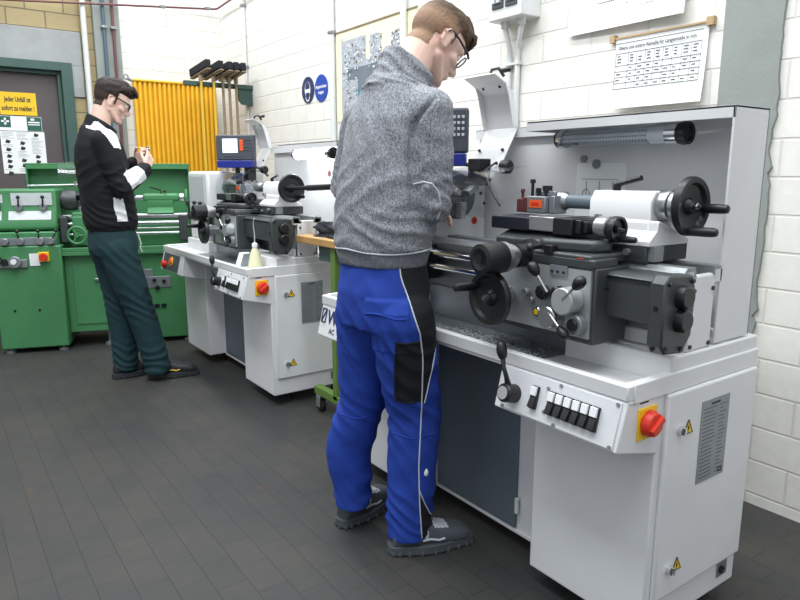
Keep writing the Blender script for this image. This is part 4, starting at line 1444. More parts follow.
MB().tube([(-3.525, 1.50, .93), (-3.522, 1.50, .98), (-3.510, 1.49, 1.03), (-3.495, 1.485, 1.06), (-3.47, 1.48, 1.075)], .003, 8).build('spout', M['conduit'], t)
# chips in the tray of the front lathe
random.seed(21)
b = MB()
for i in range(1500):
    x, y = random.gauss(-1.52, .14), 1.46 + abs(random.gauss(0, .06)) - .08
    if not (-1.9 < x < -1.285 and 1.37 < y < 1.57): continue
    z = .7862 + .010 * math.exp(-((x + 1.52) / .15) ** 2) * random.random()
    L = random.uniform(.004, .016)
    a = random.uniform(0, PI)
    p = V((x, y, z))
    d = V((math.cos(a), math.sin(a), random.uniform(-.2, .5))) * L
    w = V((-math.sin(a), math.cos(a), random.uniform(-.5, .5))) * .0022
    L *= .6; d *= .6; w *= .8
    b.add([p - d - w, p - w + V((0, 0, .003)), p + d - w, p + d + w, p + w + V((0, 0, .004)), p - d + w], [(0, 1, 4, 5), (1, 2, 3, 4)])
o = b.build('metal_chips', M['swarf'], origin=(-1.52, 1.45, .7845))
tag(o, 'scattered grey metal chips lying in the tray of the front lathe', 'metal chips', kind='stuff')
# papers on the splash shield
t = thing('paper_sheet', 'drawing sheet held by two round magnets inside the splash shield of the front lathe', 'paper', (-1.47, 1.893, 1.08))
MB().box(-1.575, -1.372, 1.8925, 1.8945, 1.06, 1.355).build('sheet', M['paper'], t)
b = MB()
for x in (-1.53, -1.475, -1.42):
    b.ring((x, 1.8915, 1.25), (0, 1, 0), .016, .0012, 24, 4).box(x - .001, x + .001, 1.8912, 1.8922, 1.20, 1.295)
for z in (1.30, 1.17, 1.12):
    b.box(-1.55, -1.40, 1.8912, 1.8922, z, z + .0015)
b.build('drawing_lines', M['greyink'], t)
b = MB().cyl((-1.49, 1.893, 1.352), (-1.49, 1.886, 1.352), .016).cyl((-1.545, 1.893, 1.37), (-1.545, 1.886, 1.37), .013)
b.build('magnet', M['plate'], t)
t = thing('warning_sticker', 'small round red sticker on the white headstock face of the front lathe', 'sticker', (-2.038, 1.828, 1.11))
b = MB().cyl((-2.039, 1.828, 1.131), (-2.037, 1.828, 1.131), .015, n=28)
b.m = 1
b.box(-2.037, -2.036, 1.825, 1.832, 1.124, 1.138)
b.build('disc', [M['red'], M['ink']], t)
t = thing('warning_sticker', 'small white label with dark dot on the shield under the glowing lamp', 'sticker', (-3.45, 1.99, 1.2))
b = MB().box(-3.60, -3.46, 1.998, 2.0, 1.19, 1.36)
b.m = 1
b.cyl((-3.53, 1.998, 1.32), (-3.53, 1.996, 1.32), .02, n=20)
b.m = 2
for z in (1.28, 1.265, 1.25):
    b.box(-3.58, -3.48, 1.997, 1.998, z, z + .003)
b.build('label', [M['signwhite'], M['pipered'], M['greyink']], t)
# ---------------------------------------------------------------- people
def cap(b, p, q, r1, r2=None, n=18):
    """tapered limb segment with round ends"""
    p, q = V(p), V(q)
    r2 = r1 if r2 is None else r2
    L = max((q - p).length, 1e-4)
    pr = []
    for i in range(5):
        a = PI / 2 * i / 4
        pr.append((-r1 * math.cos(a), r1 * math.sin(a)))
    for i in range(5):
        a = PI / 2 * i / 4
        pr.append((L + r2 * math.sin(a), r2 * math.cos(a)))
    b.rev(p, q - p, pr, n)
def chain(b, pts, rs, n=18):
    for i in range(len(pts) - 1):
        cap(b, pts[i], pts[i + 1], rs[i], rs[i + 1], n)
def loft(b, rings, n=36, pw=2.3):
    """rings: (centre, half-axis vector a, half-axis vector b); rounded cross sections"""
    vs, fs = [], []
    for c, a, d in rings:
        c, a, d = V(c), V(a), V(d)
        for i in range(n):
            t = 2 * PI * i / n
            ct, st = math.cos(t), math.sin(t)
            vs.append(c + a * math.copysign(abs(ct) ** (2 / pw), ct) + d * math.copysign(abs(st) ** (2 / pw), st))
    for k in range(len(rings) - 1):
        for i in range(n):
            j = (i + 1) % n
            fs.append((k * n + i, k * n + j, (k + 1) * n + j, (k + 1) * n + i))
    fs.append(tuple(range(n))[::-1])
    fs.append(tuple(range((len(rings) - 1) * n, len(rings) * n)))
    b.add(vs, fs)

def union(b, voxel, iters=6, fac=0.5):
    """one continuous skin over all the collected volumes"""
    o = b.build('volume', [])
    r = o.modifiers.new('r', 'REMESH')
    r.mode = 'VOXEL'
    r.voxel_size = voxel
    s = o.modifiers.new('s', 'SMOOTH')
    s.factor = fac
    s.iterations = iters
    dg = bpy.context.evaluated_depsgraph_get()
    me = bpy.data.meshes.new_from_object(o.evaluated_get(dg))
    old = o.data
    bpy.data.objects.remove(o)
    bpy.data.meshes.remove(old)
    return me

def finish(me, name, mats, parent, pick=None, disp=None):
    """displace along normals, choose the fabric per face, link under its person"""
    if disp:
        ns = [v.normal.copy() for v in me.vertices]
        ps = [v.co.copy() for v in me.vertices]
        for v, n_, p in zip(me.vertices, ns, ps):
            v.co = p + n_ * disp(p, n_)
        me.update()
    if not isinstance(mats, (list, tuple)): mats = [mats]
    me.materials.clear()
    for m in mats: me.materials.append(m)
    tree = BVHTree.FromPolygons([v.co.copy() for v in me.vertices], [tuple(p.vertices) for p in me.polygons])
    for p in me.polygons:
        p.use_smooth = True
        if pick: p.material_index = pick(p.center, p.normal)
    for v in me.vertices: v.co -= ORG
    me.name = name
    o = bpy.data.objects.new(name, me)
    COL.objects.link(o)
    o.parent = parent
    return o, tree

def snap(tree, p, d):
    """first surface hit from outside: ray from p + d*0.6 towards -d"""
    d = V(d).normalized()
    h = tree.ray_cast(V(p) + d * 0.6, -d)
    return (h[0], h[1]) if h[0] is not None else (None, None)

def fbm(p, sc, o=0.0):
    return noise.noise(p * sc + V((o, o * .7, -o)))
def folds(p, lam, o=0.0, tilt=(0, 0)):
    """sharp-crested creases about lam apart, roughly across the limb"""
    ph = (p.z + tilt[0] * p.x + tilt[1] * p.y) / lam + 1.3 * noise.noise(p * (0.9 / lam * .35) + V((o, 3, o)))
    s = 0.5 + 0.5 * math.sin(2 * PI * ph)
    return (s ** 2 - .4)
def bump_at(z, z0, w):
    return math.exp(-((z - z0) / w) ** 2)

class Head:
    def __init__(s, c, yaw, pitch, roll=0.0):
        f = V((math.sin(yaw) * math.cos(pitch), math.cos(yaw) * math.cos(pitch), -math.sin(pitch)))
        r = V((math.cos(yaw), -math.sin(yaw), 0))
        u = r.cross(f)
        q = Matrix.Rotation(roll, 3, f)
        s.c, s.f, s.r, s.u = V(c), f, q @ r, q @ u
    def P(s, f, r, u): return s.c + s.f * f + s.r * r + s.u * u
    def L(s, p):
        d = p - s.c
        return d.dot(s.f), d.dot(s.r), d.dot(s.u)
    def rot(s): return Matrix((s.f, s.r, s.u)).transposed()
    def build(s, b):
        R = s.rot()
        def el(f, r, u, a, c_, d): b.ball(s.P(f, r, u), (a, c_, d), 24, 16, R)
        el(-.008, 0, .030, .098, .076, .086)
        el(.022, 0, .022, .076, .068, .078)
        el(.040, 0, -.030, .052, .057, .070)
        el(.040, 0, -.070, .048, .046, .042)
        cap(b, s.P(.076, 0, -.100), s.P(.070, 0, -.098), .020)
        for k in (-1, 1):
            cap(b, s.P(.006, k * .053, -.055), s.P(.066, k * .022, -.100), .017, .016)
            cap(b, s.P(.078, k * .040, .020), s.P(.090, k * .012, .017), .011, .010)
            cap(b, s.P(.066, k * .043, -.030), s.P(.055, k * .050, -.025), .018)
            cap(b, s.P(.100, k * .009, -.042), s.P(.098, k * .010, -.040), .0085)
            # ear: flat plate with a rolled rim
            e0 = s.P(-.010, k * .078, -.012)
            b.ball(e0, (.017, .006, .027), 16, 12, R @ Matrix.Rotation(k * .25, 3, 'Z'))
            pts = []
            for i in range(10):
                a = math.radians(-75 + i * 30)
                pts.append(s.P(-.010 - .019 * math.sin(a + .3) * (1 if i < 9 else .8), k * (.081 + .004 * math.sin(a)), -.010 + .029 * math.cos(a) * -1))
            pts = []
            for i in range(11):
                a = math.radians(20 + i * 24)
                pts.append(s.P(-.010 + .019 * math.cos(a), k * (.083 + (.004 if 90 < 20 + i * 24 < 230 else 0)), -.008 + .031 * math.sin(a)))
            chain(b, pts, [.0042] * 11, 8)
            cap(b, s.P(-.002, k * .079, -.036), s.P(-.004, k * .080, -.033), .007)
        cap(b, s.P(.088, 0, .008), s.P(.112, 0, -.034), .0085, .0125)
        cap(b, s.P(.104, 0, -.042), s.P(.100, 0, -.044), .010)
        cap(b, s.P(.092, -.018, -.064), s.P(.092, .018, -.064), .0065)
        cap(b, s.P(.089, -.016, -.074), s.P(.089, .016, -.074), .0075)
    def eyes(s, parent):
        for k in (-1, 1):
            b = MB().ball(s.P(.0765, k * .031, .001), .0125, 16, 12)
            b.m = 1
            b.ball(s.P(.0835, k * .031, -.001), .0062, 12, 8)
            b.build('eye', [M['signwhite'], M['ink']], parent)
    def glasses(s, parent, m):
        b = MB()
        for k in (-1, 1):
            b.tube([s.P(-.030, k * .084, .000), s.P(-.012, k * .085, .022), s.P(.03, k * .082, .020), s.P(.085, k * .072, .014), s.P(.102, k * .060, .012)], [.003, .0036, .0036, .004, .004], 8)
            pts = []
            for i in range(18):
                a = 2 * PI * i / 18
                pts.append(s.P(.106 - .012 * abs(math.cos(a) * .5 + .5 if k > 0 else .5 - .5 * math.cos(a)) * .9, k * .034 + .029 * math.cos(a), -.002 + .018 * math.sin(a)))
            b.tube(pts, .0022, 8, close=True)
        b.tube([s.P(.107, -.008, .006), s.P(.111, 0, .009), s.P(.107, .008, .006)], .0025, 8)
        g = b.build('glasses_frame', m, parent)
        b = MB()
        for k in (-1, 1):
            n0 = len(b.v)
            pts = []
            for i in range(18):
                a = 2 * PI * i / 18
                pts.append(s.P(.106 - .012 * abs(math.cos(a) * .5 + .5 if k > 0 else .5 - .5 * math.cos(a)) * .9, k * .034 + .028 * math.cos(a), -.002 + .017 * math.sin(a)))
            b.add(pts, [tuple(range(18))])
        b.build('lenses', M['lens'], g)

def hair_from(me, H, inside, thick, name, m, parent, seed=0.0):
    """the scalp part of the head lifted into a head of hair"""
    bm = bmesh.new()
    bm.from_mesh(me)
    kill = [f for f in bm.faces if not inside(*H.L(f.calc_center_median()))]
    bmesh.ops.delete(bm, geom=kill, context='FACES')
    bm.normal_update()
    ns = {v.index: v.normal.copy() for v in bm.verts}
    bm.verts.ensure_lookup_table()
    edge = set()
    for v in bm.verts:
        if v.is_boundary: edge.add(v)
    for v in bm.verts:
        f, r, u = H.L(v.co)
        n = V((v.co - H.P(-.005, 0, .02)))
        n.normalize()
        t = thick(f, r, u)
        st = noise.noise(V((f * 60 + r * 30, r * 170, u * 40)) + V((seed, 0, 0)))
        st2 = noise.noise(V((f * 25, r * 60, u * 30)) + V((0, seed, 0)))
        t = t * (1 + .22 * st + .30 * st2)
        v.co = v.co + n * (0.0004 if v in edge else t)
    for i in range(2):
        bmesh.ops.smooth_vert(bm, verts=[v for v in bm.verts if v not in edge], factor=.35, use_axis_x=True, use_axis_y=True, use_axis_z=True)
    lay = bm.verts.layers.float.new('length')
    for v in bm.verts:
        f, r, u = H.L(v.co)
        v[lay] = max(0.0, min(1.0, (thick(f, r, u) - .002) / .009))
    m2 = bpy.data.meshes.new(name)
    bm.to_mesh(m2)
    bm.free()
    for p in m2.polygons: p.use_smooth = True
    for v in m2.vertices: v.co -= ORG
    m2.materials.append(m)
    o = bpy.data.objects.new(name, m2)
    COL.objects.link(o)
    o.parent = parent
    return o

def hand(b, w, d, n, curl=0.6, s=1.0, side=1, spread=0.0):
    """wrist w, finger direction d, back-of-hand normal n; side +1: thumb towards d x n"""
    w, d, n = V(w), V(d).normalized(), V(n).normalized()
    n = (n - d * n.dot(d)).normalized()
    t = d.cross(n) * side                      # towards the thumb
    for k in (-1, -.33, .33, 1):
        cap(b, w + t * .018 * k * s, w + d * .085 * s + t * .029 * k * s, .0135 * s, .0115 * s, 12)
    lens = {1: (.036, .024, .020), .33: (.040, .027, .021), -.33: (.037, .026, .020), -1: (.029, .020, .018)}
    for k, ln in lens.items():
        p = w + d * .088 * s + t * .030 * k * s
        a = curl * .5
        rr = .0085 * s
        for i, l in enumerate(ln):
            dd = d * math.cos(a) - n * math.sin(a) + t * spread * k
            q = p + dd.normalized() * l * s
            cap(b, p, q, rr, rr * .9, 10)
            p, rr = q, rr * .92
            a += curl
    p = w + d * .025 * s + t * .026 * s
    dd = (d * .75 + t * .65 - n * .35).normalized()
    q = p + dd * .042 * s
    cap(b, p, q, .0125 * s, .0105 * s, 12)
    dd = (d * .95 + t * .1 - n * .5).normalized()
    q2 = q + dd * .034 * s
    cap(b, q, q2, .010 * s, .0085 * s, 12)

def shoe(parent, heel, toe, m_up, m_sole, m_acc, m_lace, accent=True, h=0.115):
    heel, toe = V(heel), V(toe)
    d = toe - heel
    L = d.length
    d.normalize()
    s = V((0, 0, 1)).cross(d)
    U = V((0, 0, 1))
    def at(t, lat, z): return heel + d * (t * L) + s * lat + U * z
    # upper: sections from heel to toe (position, half width, height, floor of the section)
    sec = [(.02, .026, .07), (.07, .034, .105), (.2, .037, .12), (.34, .038, .118), (.46, .042, .102), (.6, .048, .088), (.75, .052, .080), (.88, .047, .070), (.96, .034, .054), (1.0, .014, .036)]
    rings = []
    for t, w, hh in sec:
        z0 = .02
        hh = hh * h / .115
        rings.append((at(t, 0, (z0 + hh) / 2), s * w, U * (hh - z0) / 2))
    b = MB()
    loft(b, rings, 28, 2.6)
    me = union(b, .006, 4)
    def spick(c, n):
        q = c - heel
        tt, ll = q.dot(d) / L, abs(q.dot(s))
        if .50 < tt < .68 and ll < .034 and n.z > .5: return 1
        if .30 < tt < .44 and ll > .02 and .05 < c.z < .085: return 1
        return 0
    o, tree = finish(me, 'shoe', [m_up, m_acc if accent else m_up], parent, spick if m_up is M['shoegrey'] else None, disp=lambda p, n: .0012 * fbm(p, 60))
    # sole
    b = MB()
    n = 40
    outl = []
    for i in range(n):
        a = 2 * PI * i / n
        t = .5 - .52 * math.cos(a)
        w = (.045 + .014 * math.sin(min(1, max(0, (t - .15) / .6)) * PI * .9)) * (abs(math.sin(a)) ** .45) * math.copysign(1, math.sin(a))
        outl.append((t, w))
    b.prism([at(t, w, .004) for t, w in outl], (0, 0, 0), (0, 0, .032))
    for i in range(n):
        if i % 2 == 0:
            t, w = outl[i]
            b.obox(at(.5 + (t - .5) * .975, w * .96, .0085), d * .006, s * .006, U * .0085)
    b.build('sole', m_sole, o, bevel=.003)
    # laces
    b = MB()
    for i in range(5):
        t = .40 + i * .055
        p = at(t, -.026, .0), at(t + .02, .0, .0), at(t, .026, .0)
        pts = []
        for q in p:
            hit, nn = snap(tree, q + U * .1, U)
            pts.append((hit if hit else q + U * .08) + U * .002)
        b.tube(pts, .0028, 8)
    b.build('laces', m_lace, o)
    if accent:
        b = MB()
        for k in (-1, 1):
            pts = []
            for tt, zz in ((.36, .05), (.46, .054), (.55, .048), (.62, .054)):
                hit, nn = snap(tree, at(tt, 0, zz), s * k)
                if hit: pts.append(hit + s * k * .0015)
            if len(pts) > 2: b.tube(pts, .0045, 6)
        b.build('side_stripe', m_acc, o)
    return o, tree, at, d, s

def skin_mat():
    m = mat('skin', '#e0bbab', .5, var=.04, vscale=25)
    b = m.node_tree.nodes['Principled BSDF']
    b.inputs['Subsurface Weight'].default_value = .12
    b.inputs['Subsurface Radius'].default_value = (.012, .005, .003)
    return m
M['skin'] = skin_mat()
def hair_mat(name, c1, c2, c0):
    m, nt, b = newmat(name)
    tc = nt.nodes.new('ShaderNodeTexCoord')
    mp = nt.nodes.new('ShaderNodeMapping')
    mp.inputs['Scale'].default_value = (300, 90, 90)
    nz = nt.nodes.new('ShaderNodeTexNoise')
    nz.inputs['Scale'].default_value = 1.0
    nz.inputs['Detail'].default_value = 6
    rp = nt.nodes.new('ShaderNodeValToRGB')
    rp.color_ramp.elements[0].position = .3
    rp.color_ramp.elements[1].position = .72
    rp.color_ramp.elements[0].color = hexc(c1)
    rp.color_ramp.elements[1].color = hexc(c2)
    nt.links.new(tc.outputs['Object'], mp.inputs[0])
    nt.links.new(mp.outputs[0], nz.inputs[0])
    nt.links.new(nz.outputs['Fac'], rp.inputs[0])
    at_ = nt.nodes.new('ShaderNodeAttribute')     # cropped short = scalp tone shows through
    at_.attribute_name = 'length'
    mx = nt.nodes.new('ShaderNodeMixRGB')
    mx.inputs[1].default_value = hexc(c0)
    nt.links.new(at_.outputs['Fac'], mx.inputs[0])
    nt.links.new(rp.outputs[0], mx.inputs[2])
    nt.links.new(mx.outputs[0], b.inputs['Base Color'])
    b.inputs['Roughness'].default_value = .6
    b.inputs['Specular IOR Level'].default_value = .25
    bp = nt.nodes.new('ShaderNodeBump')
    bp.inputs['Strength'].default_value = .7
    bp.inputs['Distance'].default_value = .004
    nt.links.new(nz.outputs['Fac'], bp.inputs['Height'])
    nt.links.new(bp.outputs['Normal'], b.inputs['Normal'])
    return m
def knit_mat(name, c1, c2, sc=330, lo=.36, hi=.62):
    m, nt, b = newmat(name)
    tc = nt.nodes.new('ShaderNodeTexCoord')
    mp = nt.nodes.new('ShaderNodeMapping')
    mp.inputs['Scale'].default_value = (1.3, 1.3, .75)
    nz = nt.nodes.new('ShaderNodeTexNoise')
    nz.inputs['Scale'].default_value = sc
    nz.inputs['Detail'].default_value = 3
    n2 = nt.nodes.new('ShaderNodeTexNoise')
    n2.inputs['Scale'].default_value = sc * .3
    mx = nt.nodes.new('ShaderNodeMixRGB')
    mx.inputs[0].default_value = .3
    rp = nt.nodes.new('ShaderNodeValToRGB')
    rp.color_ramp.elements[0].position = lo
    rp.color_ramp.elements[1].position = hi
    rp.color_ramp.elements[0].color = hexc(c1)
    rp.color_ramp.elements[1].color = hexc(c2)
    nt.links.new(tc.outputs['Object'], mp.inputs[0])
    nt.links.new(mp.outputs[0], nz.inputs[0])
    nt.links.new(mp.outputs[0], n2.inputs[0])
    nt.links.new(nz.outputs['Fac'], mx.inputs[1])
    nt.links.new(n2.outputs['Fac'], mx.inputs[2])
    nt.links.new(mx.outputs[0], rp.inputs[0])
    nt.links.new(rp.outputs[0], b.inputs['Base Color'])
    b.inputs['Roughness'].default_value = .95
    bp = nt.nodes.new('ShaderNodeBump')
    bp.inputs['Strength'].default_value = .6
    bp.inputs['Distance'].default_value = .003
    nt.links.new(nz.outputs['Fac'], bp.inputs['Height'])
    nt.links.new(bp.outputs['Normal'], b.inputs['Normal'])
    return m
def fabric(name, col, var=.10):
    return mat(name, col, .8, bump=.25, bscale=500, var=var, vscale=9, spec=.3)
M['knit'] = knit_mat('grey_melange_knit', '#43464d', '#b4b7bd', 420, .38, .62)
M['rib'] = knit_mat('grey_rib_knit', '#585b62', '#85888e', 300)
M['workblue'] = fabric('work_trouser_blue', '#23419c')
M['workblack'] = fabric('work_trouser_black', '#1b1d22')
M['teal'] = fabric('dark_teal_cotton', '#1f3a3f')
M['tealdark'] = fabric('dark_teal_patch', '#172a30')
M['jacket'] = fabric('black_jacket', '#17181d')
M['jwhite'] = fabric('white_jacket_panel', '#e8eaee', .03)
M['shoegrey'] = mat('shoe_grey', '#4a5056', .7, bump=.3, bscale=250)
M['shoeblack'] = mat('shoe_black', '#1d1f22', .6, bump=.3, bscale=250)
M['sole'] = mat('sole_rubber', '#2c3033', .8)
M['solegrey'] = mat('grey_sole', '#474d52', .8)
M['lace'] = mat('lace', '#b9bec4', .8)
M['piping'] = mat('pale_piping', '#c9cdd4', .7)

def inpoly(x, y, poly):
    r = False
    j = len(poly) - 1
    for i in range(len(poly)):
        xi, yi = poly[i]
        xj, yj = poly[j]
        if (yi > y) != (yj > y) and x < (xj - xi) * (y - yi) / (yj - yi) + xi: r = not r
        j = i
    return r
# ---- student at the front lathe: grey knit pullover, blue work trousers, seen from behind
def man_front():
    global ORG
    t = thing('person', 'person in grey pullover and blue work trousers, bending over the front lathe', 'person', (-1.82, 1.27, 0.0))
    X = V((1, 0, 0)); Y = V((0, 1, 0)); Z = V((0, 0, 1))
    H = Head((-1.800, 1.430, 1.744), 0.06, math.radians(37))
    SR, ER, WR = V((-1.630, 1.280, 1.505)), V((-1.634, 1.290, 1.225)), V((-1.850, 1.470, 1.205))
    SL, EL, WL = V((-1.985, 1.255, 1.500)), V((-2.080, 1.245, 1.270)), V((-1.995, 1.480, 1.215))
    HR, KR, CR, AR = V((-1.695, 1.220, .86)), V((-1.735, 1.300, .53)), V((-1.745, 1.292, .30)), V((-1.747, 1.285, .09))
    HL, KL, CL, AL = V((-1.898, 1.215, .86)), V((-1.952, 1.228, .52)), V((-2.002, 1.190, .31)), V((-1.990, 1.200, .13))
    # body
    b = MB()
    H.build(b)
    nb = V((-1.800, 1.285, 1.585))
    chain(b, [nb, H.P(-.035, 0, -.060), H.P(-.015, 0, -.01)], [.062, .060, .062])
    chain(b, [V((-1.81, 1.24, 1.0)), V((-1.805, 1.26, 1.35)), nb], [.09, .10, .06])
    for S_, E_, W_ in ((SR, ER, WR), (SL, EL, WL)):
        chain(b, [V((-1.805, 1.27, 1.50)), S_, E_, W_], [.06, .045, .036, .026])
    for Hh, K, C_, A_ in ((HR, KR, CR, AR), (HL, KL, CL, AL)):
        chain(b, [Hh, K, C_, A_, A_ + V((0, .05, -.04))], [.07, .055, .05, .035, .03])
    hand(b, WR + (WR - ER).normalized() * .012, (WR - ER) + V((0, 0, -.02)), (0, .1, 1), .5, 1.0, side=-1)
    hand(b, WL + (WL - EL).normalized() * .012, (WL - EL) + V((0.03, 0, -.02)), (0, .1, 1), .5, 1.0, side=1)
    me = union(b, .0045, 6)
    hsrc = me.copy()
    o, tree = finish(me, 'body', M['skin'], t)
    H.eyes(t)
    def inside(f, r, u):
        if u < -.075 or f > .10: return False
        if f > .02:                                   # temple and forehead hairline
            return u > .048 - .10 * max(0, .055 - f) - (0.0 if abs(r) < .05 else .0)
        if f > -.03:                                  # above and around the ear
            return u > .020 if f < .012 else u > -.004
        if f > -.045: return u > -.01
        return u > -.062 + .25 * max(0, -f - .09)
    def thick(f, r, u):
        top = max(0.0, min(1.0, (u - .045) / .05))
        front = max(0.0, min(1.0, (f + .02) / .09))
        low = max(0.0, min(1.0, (u + .07) / .07))
        return .0010 + .0025 * low + .010 * top + .018 * top * front + .010 * front * max(0, 1 - abs(u - .07) / .05)
    hair_from(hsrc, H, inside, thick, 'hair', M['hair_front'], t, 2.0)
    # fringe falling over the forehead
    b = MB()
    random.seed(31)
    for i in range(26):
        r0 = -.055 + .11 * i / 25
        p0 = H.P(.055 + random.uniform(-.006, .006), r0 * .9, .105 - abs(r0) * .3)
        p1 = H.P(.088, r0, .100 - abs(r0) * .3 + random.uniform(-.004, .006))
        p2 = H.P(.109 - abs(r0) * .25, r0 + random.uniform(-.004, .004), .078 - abs(r0) * .2)
        p3 = H.P(.113 - abs(r0) * .30, r0 + random.uniform(-.006, .006), .052 + random.uniform(-.006, .008))
        b.tube([p0, p1, p2, p3], [.008, .010, .007, .0015], 8)
    fr = b.build('fringe', M['hair_front'], t)
    at_ = fr.data.attributes.new('length', 'FLOAT', 'POINT')
    at_.data.foreach_set('value', [1.0] * len(fr.data.vertices))
    H.glasses(t, M['navy'])
    view = V((.807, -.59, 0.0))
    rr = V((.59, .807, 0))
    O1 = V((-1.75, 1.30, 0))
    CREASE = [(1.56, .085), (1.512, .036), (1.467, .002), (1.394, -.008), (1.289, -.006), (1.19, .0)]
    def crease(z):
        for (z0, a0), (z1, a1) in zip(CREASE[:-1], CREASE[1:]):
            if z0 >= z >= z1: return a0 + (a1 - a0) * (z0 - z) / (z0 - z1)
        return .09 if z > 1.5 else .0
    # pullover
    b = MB()
    def ring(x, y, z, a, d, tz=0.0): return ((x, y, z), X * a, V((0, d, tz)))
    loft(b, [ring(-1.818, 1.222, 1.022, .170, .126), ring(-1.818, 1.222, 1.075, .182, .136), ring(-1.815, 1.228, 1.15, .190, .145), ring(-1.812, 1.240, 1.28, .186, .146),
             ring(-1.808, 1.255, 1.40, .180, .142), ring(-1.805, 1.265, 1.49, .178, .130), ring(-1.803, 1.272, 1.55, .150, .108, -.01), ring(-1.802, 1.280, 1.595, .115, .090, -.03)], 44, 2.35)
    chain(b, [V((-1.75, 1.27, 1.535)), SR, V((-1.626, 1.285, 1.37)), ER, ER * .4 + WR * .6, WR], [.068, .068, .063, .060, .053, .043])
    chain(b, [V((-1.86, 1.27, 1.535)), SL, V((-2.036, 1.252, 1.39)), EL, EL * .4 + WL * .6, WL], [.068, .068, .064, .058, .052, .043])
    # funnel collar
    cr = []
    for f, w, dd in ((-.25, .115, .105), (.0, .094, .094), (.30, .086, .090), (.55, .082, .088), (.80, .079, .087), (.96, .079, .087), (1.0, .074, .082)):
        c = V((-1.802, 1.275, 1.585)).lerp(V((-1.797, 1.318, 1.660)), f)
        tz = -.03 - .030 * max(0, f)
        cr.append((c, X * w, V((0, dd, tz))))
    loft(b, cr, 36, 2.0)
    me = union(b, .0065, 4)
    def disp(p, n):
        d = .0025 * fbm(p, 9, 1)
        # torso: soft drapes gathering above the hem and across the small of the back
        w = bump_at(p.z, 1.13, .075)
        d += .0060 * w * folds(p, .055, 2, (.35, 0))
        d += .0050 * bump_at(p.z, 1.27, .10) * folds(p, .085, 7, (-.8, .3))
        d += .0040 * bump_at(p.z, 1.42, .10) * folds(p, .11, 4, (1.0, 0)) 
        # arms
        ax = min((p - ER).length, (p - EL).length)
        d += .0060 * math.exp(-(ax / .10) ** 2) * folds(p, .042, 9, (.3, .2))
        # collar folds
        cz = (p - V((-1.80, 1.30, 1.625)))
        if cz.length < .14 and p.z > 1.57:
            d += .0055 * folds(p, .038, 5, (0, .62))
        # crease between sleeve and back
        q = p - O1
        if q.dot(view) > -.06 and 1.20 < p.z < 1.56:
            d -= .013 * math.exp(-((q.dot(rr) - crease(p.z)) / .009) ** 2) * min(1, (1.56 - p.z) / .05)
        # hem rib drawn in
        if p.z < 1.077 and p.y < 1.40 and abs(p.x + 1.82) < .25: d -= .003
        return d
    def pick(c, n):
        if c.z < 1.078 and c.y < 1.42 and c.x < -1.60 and c.z > 1.0: return 1
        return 0
    o, tree = finish(me, 'pullover', [M['knit'], M['rib']], t, pick, disp)
    def surf(pts3, dvec, lift, tr):
        out = []
        for p in pts3:
            dv = dvec(p) if callable(dvec) else V(dvec)
            h, n = snap(tr, p, dv)
            if h: out.append(h + n * lift)
        return out
    def piping(name, pts, r, m, par):
        if len(pts) > 2: MB().tube(pts, r, 8).build(name, m, par)
    pts = []
    for i in range(65):
        a = 2 * PI * i / 64
        c0 = V((-1.818, 1.222, 1.078 + .004 * math.sin(3 * a)))
        h, n = snap(tree, c0, V((math.cos(a), math.sin(a), 0)))
        if h and (h - c0).length < .22: pts.append(h + n * .0008)
    piping('hem_piping', pts, .0028, M['piping'], o)
    view = V((.807, -.59, 0.0))
    rr = V((.59, .807, 0))
    O1 = V((-1.75, 1.30, 0))
    def pp(a, z): return O1 + rr * a + Z * z
    piping('elbow_piping', surf([pp(*q) for q in ((.0, 1.288), (.03, 1.295), (.055, 1.290), (.074, 1.268), (.082, 1.235), (.080, 1.20), (.074, 1.185))], view, .0008, tree), .0028, M['piping'], o)
    piping('shoulder_seam', surf([pp(*q) for q in ((.055, 1.60), (.070, 1.57), (.078, 1.54), (.05, 1.52), (.028, 1.50))], view, -.0003, tree), .0022, M['rib'], o)
    # trousers
    b = MB()
    loft(b, [ring(-1.815, 1.225, 1.06, .158, .112), ring(-1.812, 1.225, 1.00, .168, .122), ring(-1.810, 1.218, .94, .178, .128), ring(-1.810, 1.212, .87, .184, .122), ring(-1.810, 1.210, .82, .180, .114)], 40, 2.4)
    chain(b, [HR, V((-1.712, 1.243, .72)), KR, CR, AR, V((-1.745, 1.280, .058))], [.106, .101, .094, .087, .079, .075], 24)
    chain(b, [HL, V((-1.918, 1.220, .72)), KL, CL, AL, V((-1.985, 1.197, .085))], [.112, .104, .087, .085, .070, .064], 24)
    # cut the round bottom ends flat by trimming after the union
    me = union(b, .0055, 7)
    def axis(p):
        if p.x > -1.825 + .0 * p.z:
            pts = (HR, KR, CR, AR)
        else:
            pts = (HL, KL, CL, AL)
        for i in range(3):
            if p.z >= pts[i + 1].z or i == 2:
                k = (p.z - pts[i].z) / (pts[i + 1].z - pts[i].z)
                return pts[i].lerp(pts[i + 1], max(0, min(1.15, k)))
    def disp2(p, n):
        d = .006 * fbm(p, 7, 3) + .003 * fbm(p, 17, 5)
        d += .0085 * bump_at(p.z, .50, .13) * folds(p, .085, 1, (.9, .5)) * (.6 + .8 * noise.noise(p * 6))
        d += .0120 * bump_at(p.z, .14, .085) * folds(p, .062, 6, (.35, .5)) * (.6 + .9 * noise.noise(p * 7 + V((3, 1, 0))))
        d += .0075 * bump_at(p.z, .77, .10) * folds(p, .085, 8, (1.4, .4)) * (.6 + .8 * noise.noise(p * 6 + V((0, 4, 0))))
        d += .0065 * folds(p, .16, 3, (1.6, .8)) * (.4 + .6 * noise.noise(p * 5))
        # seat pockets
        q = (p - O1)
        a = q.dot(rr)
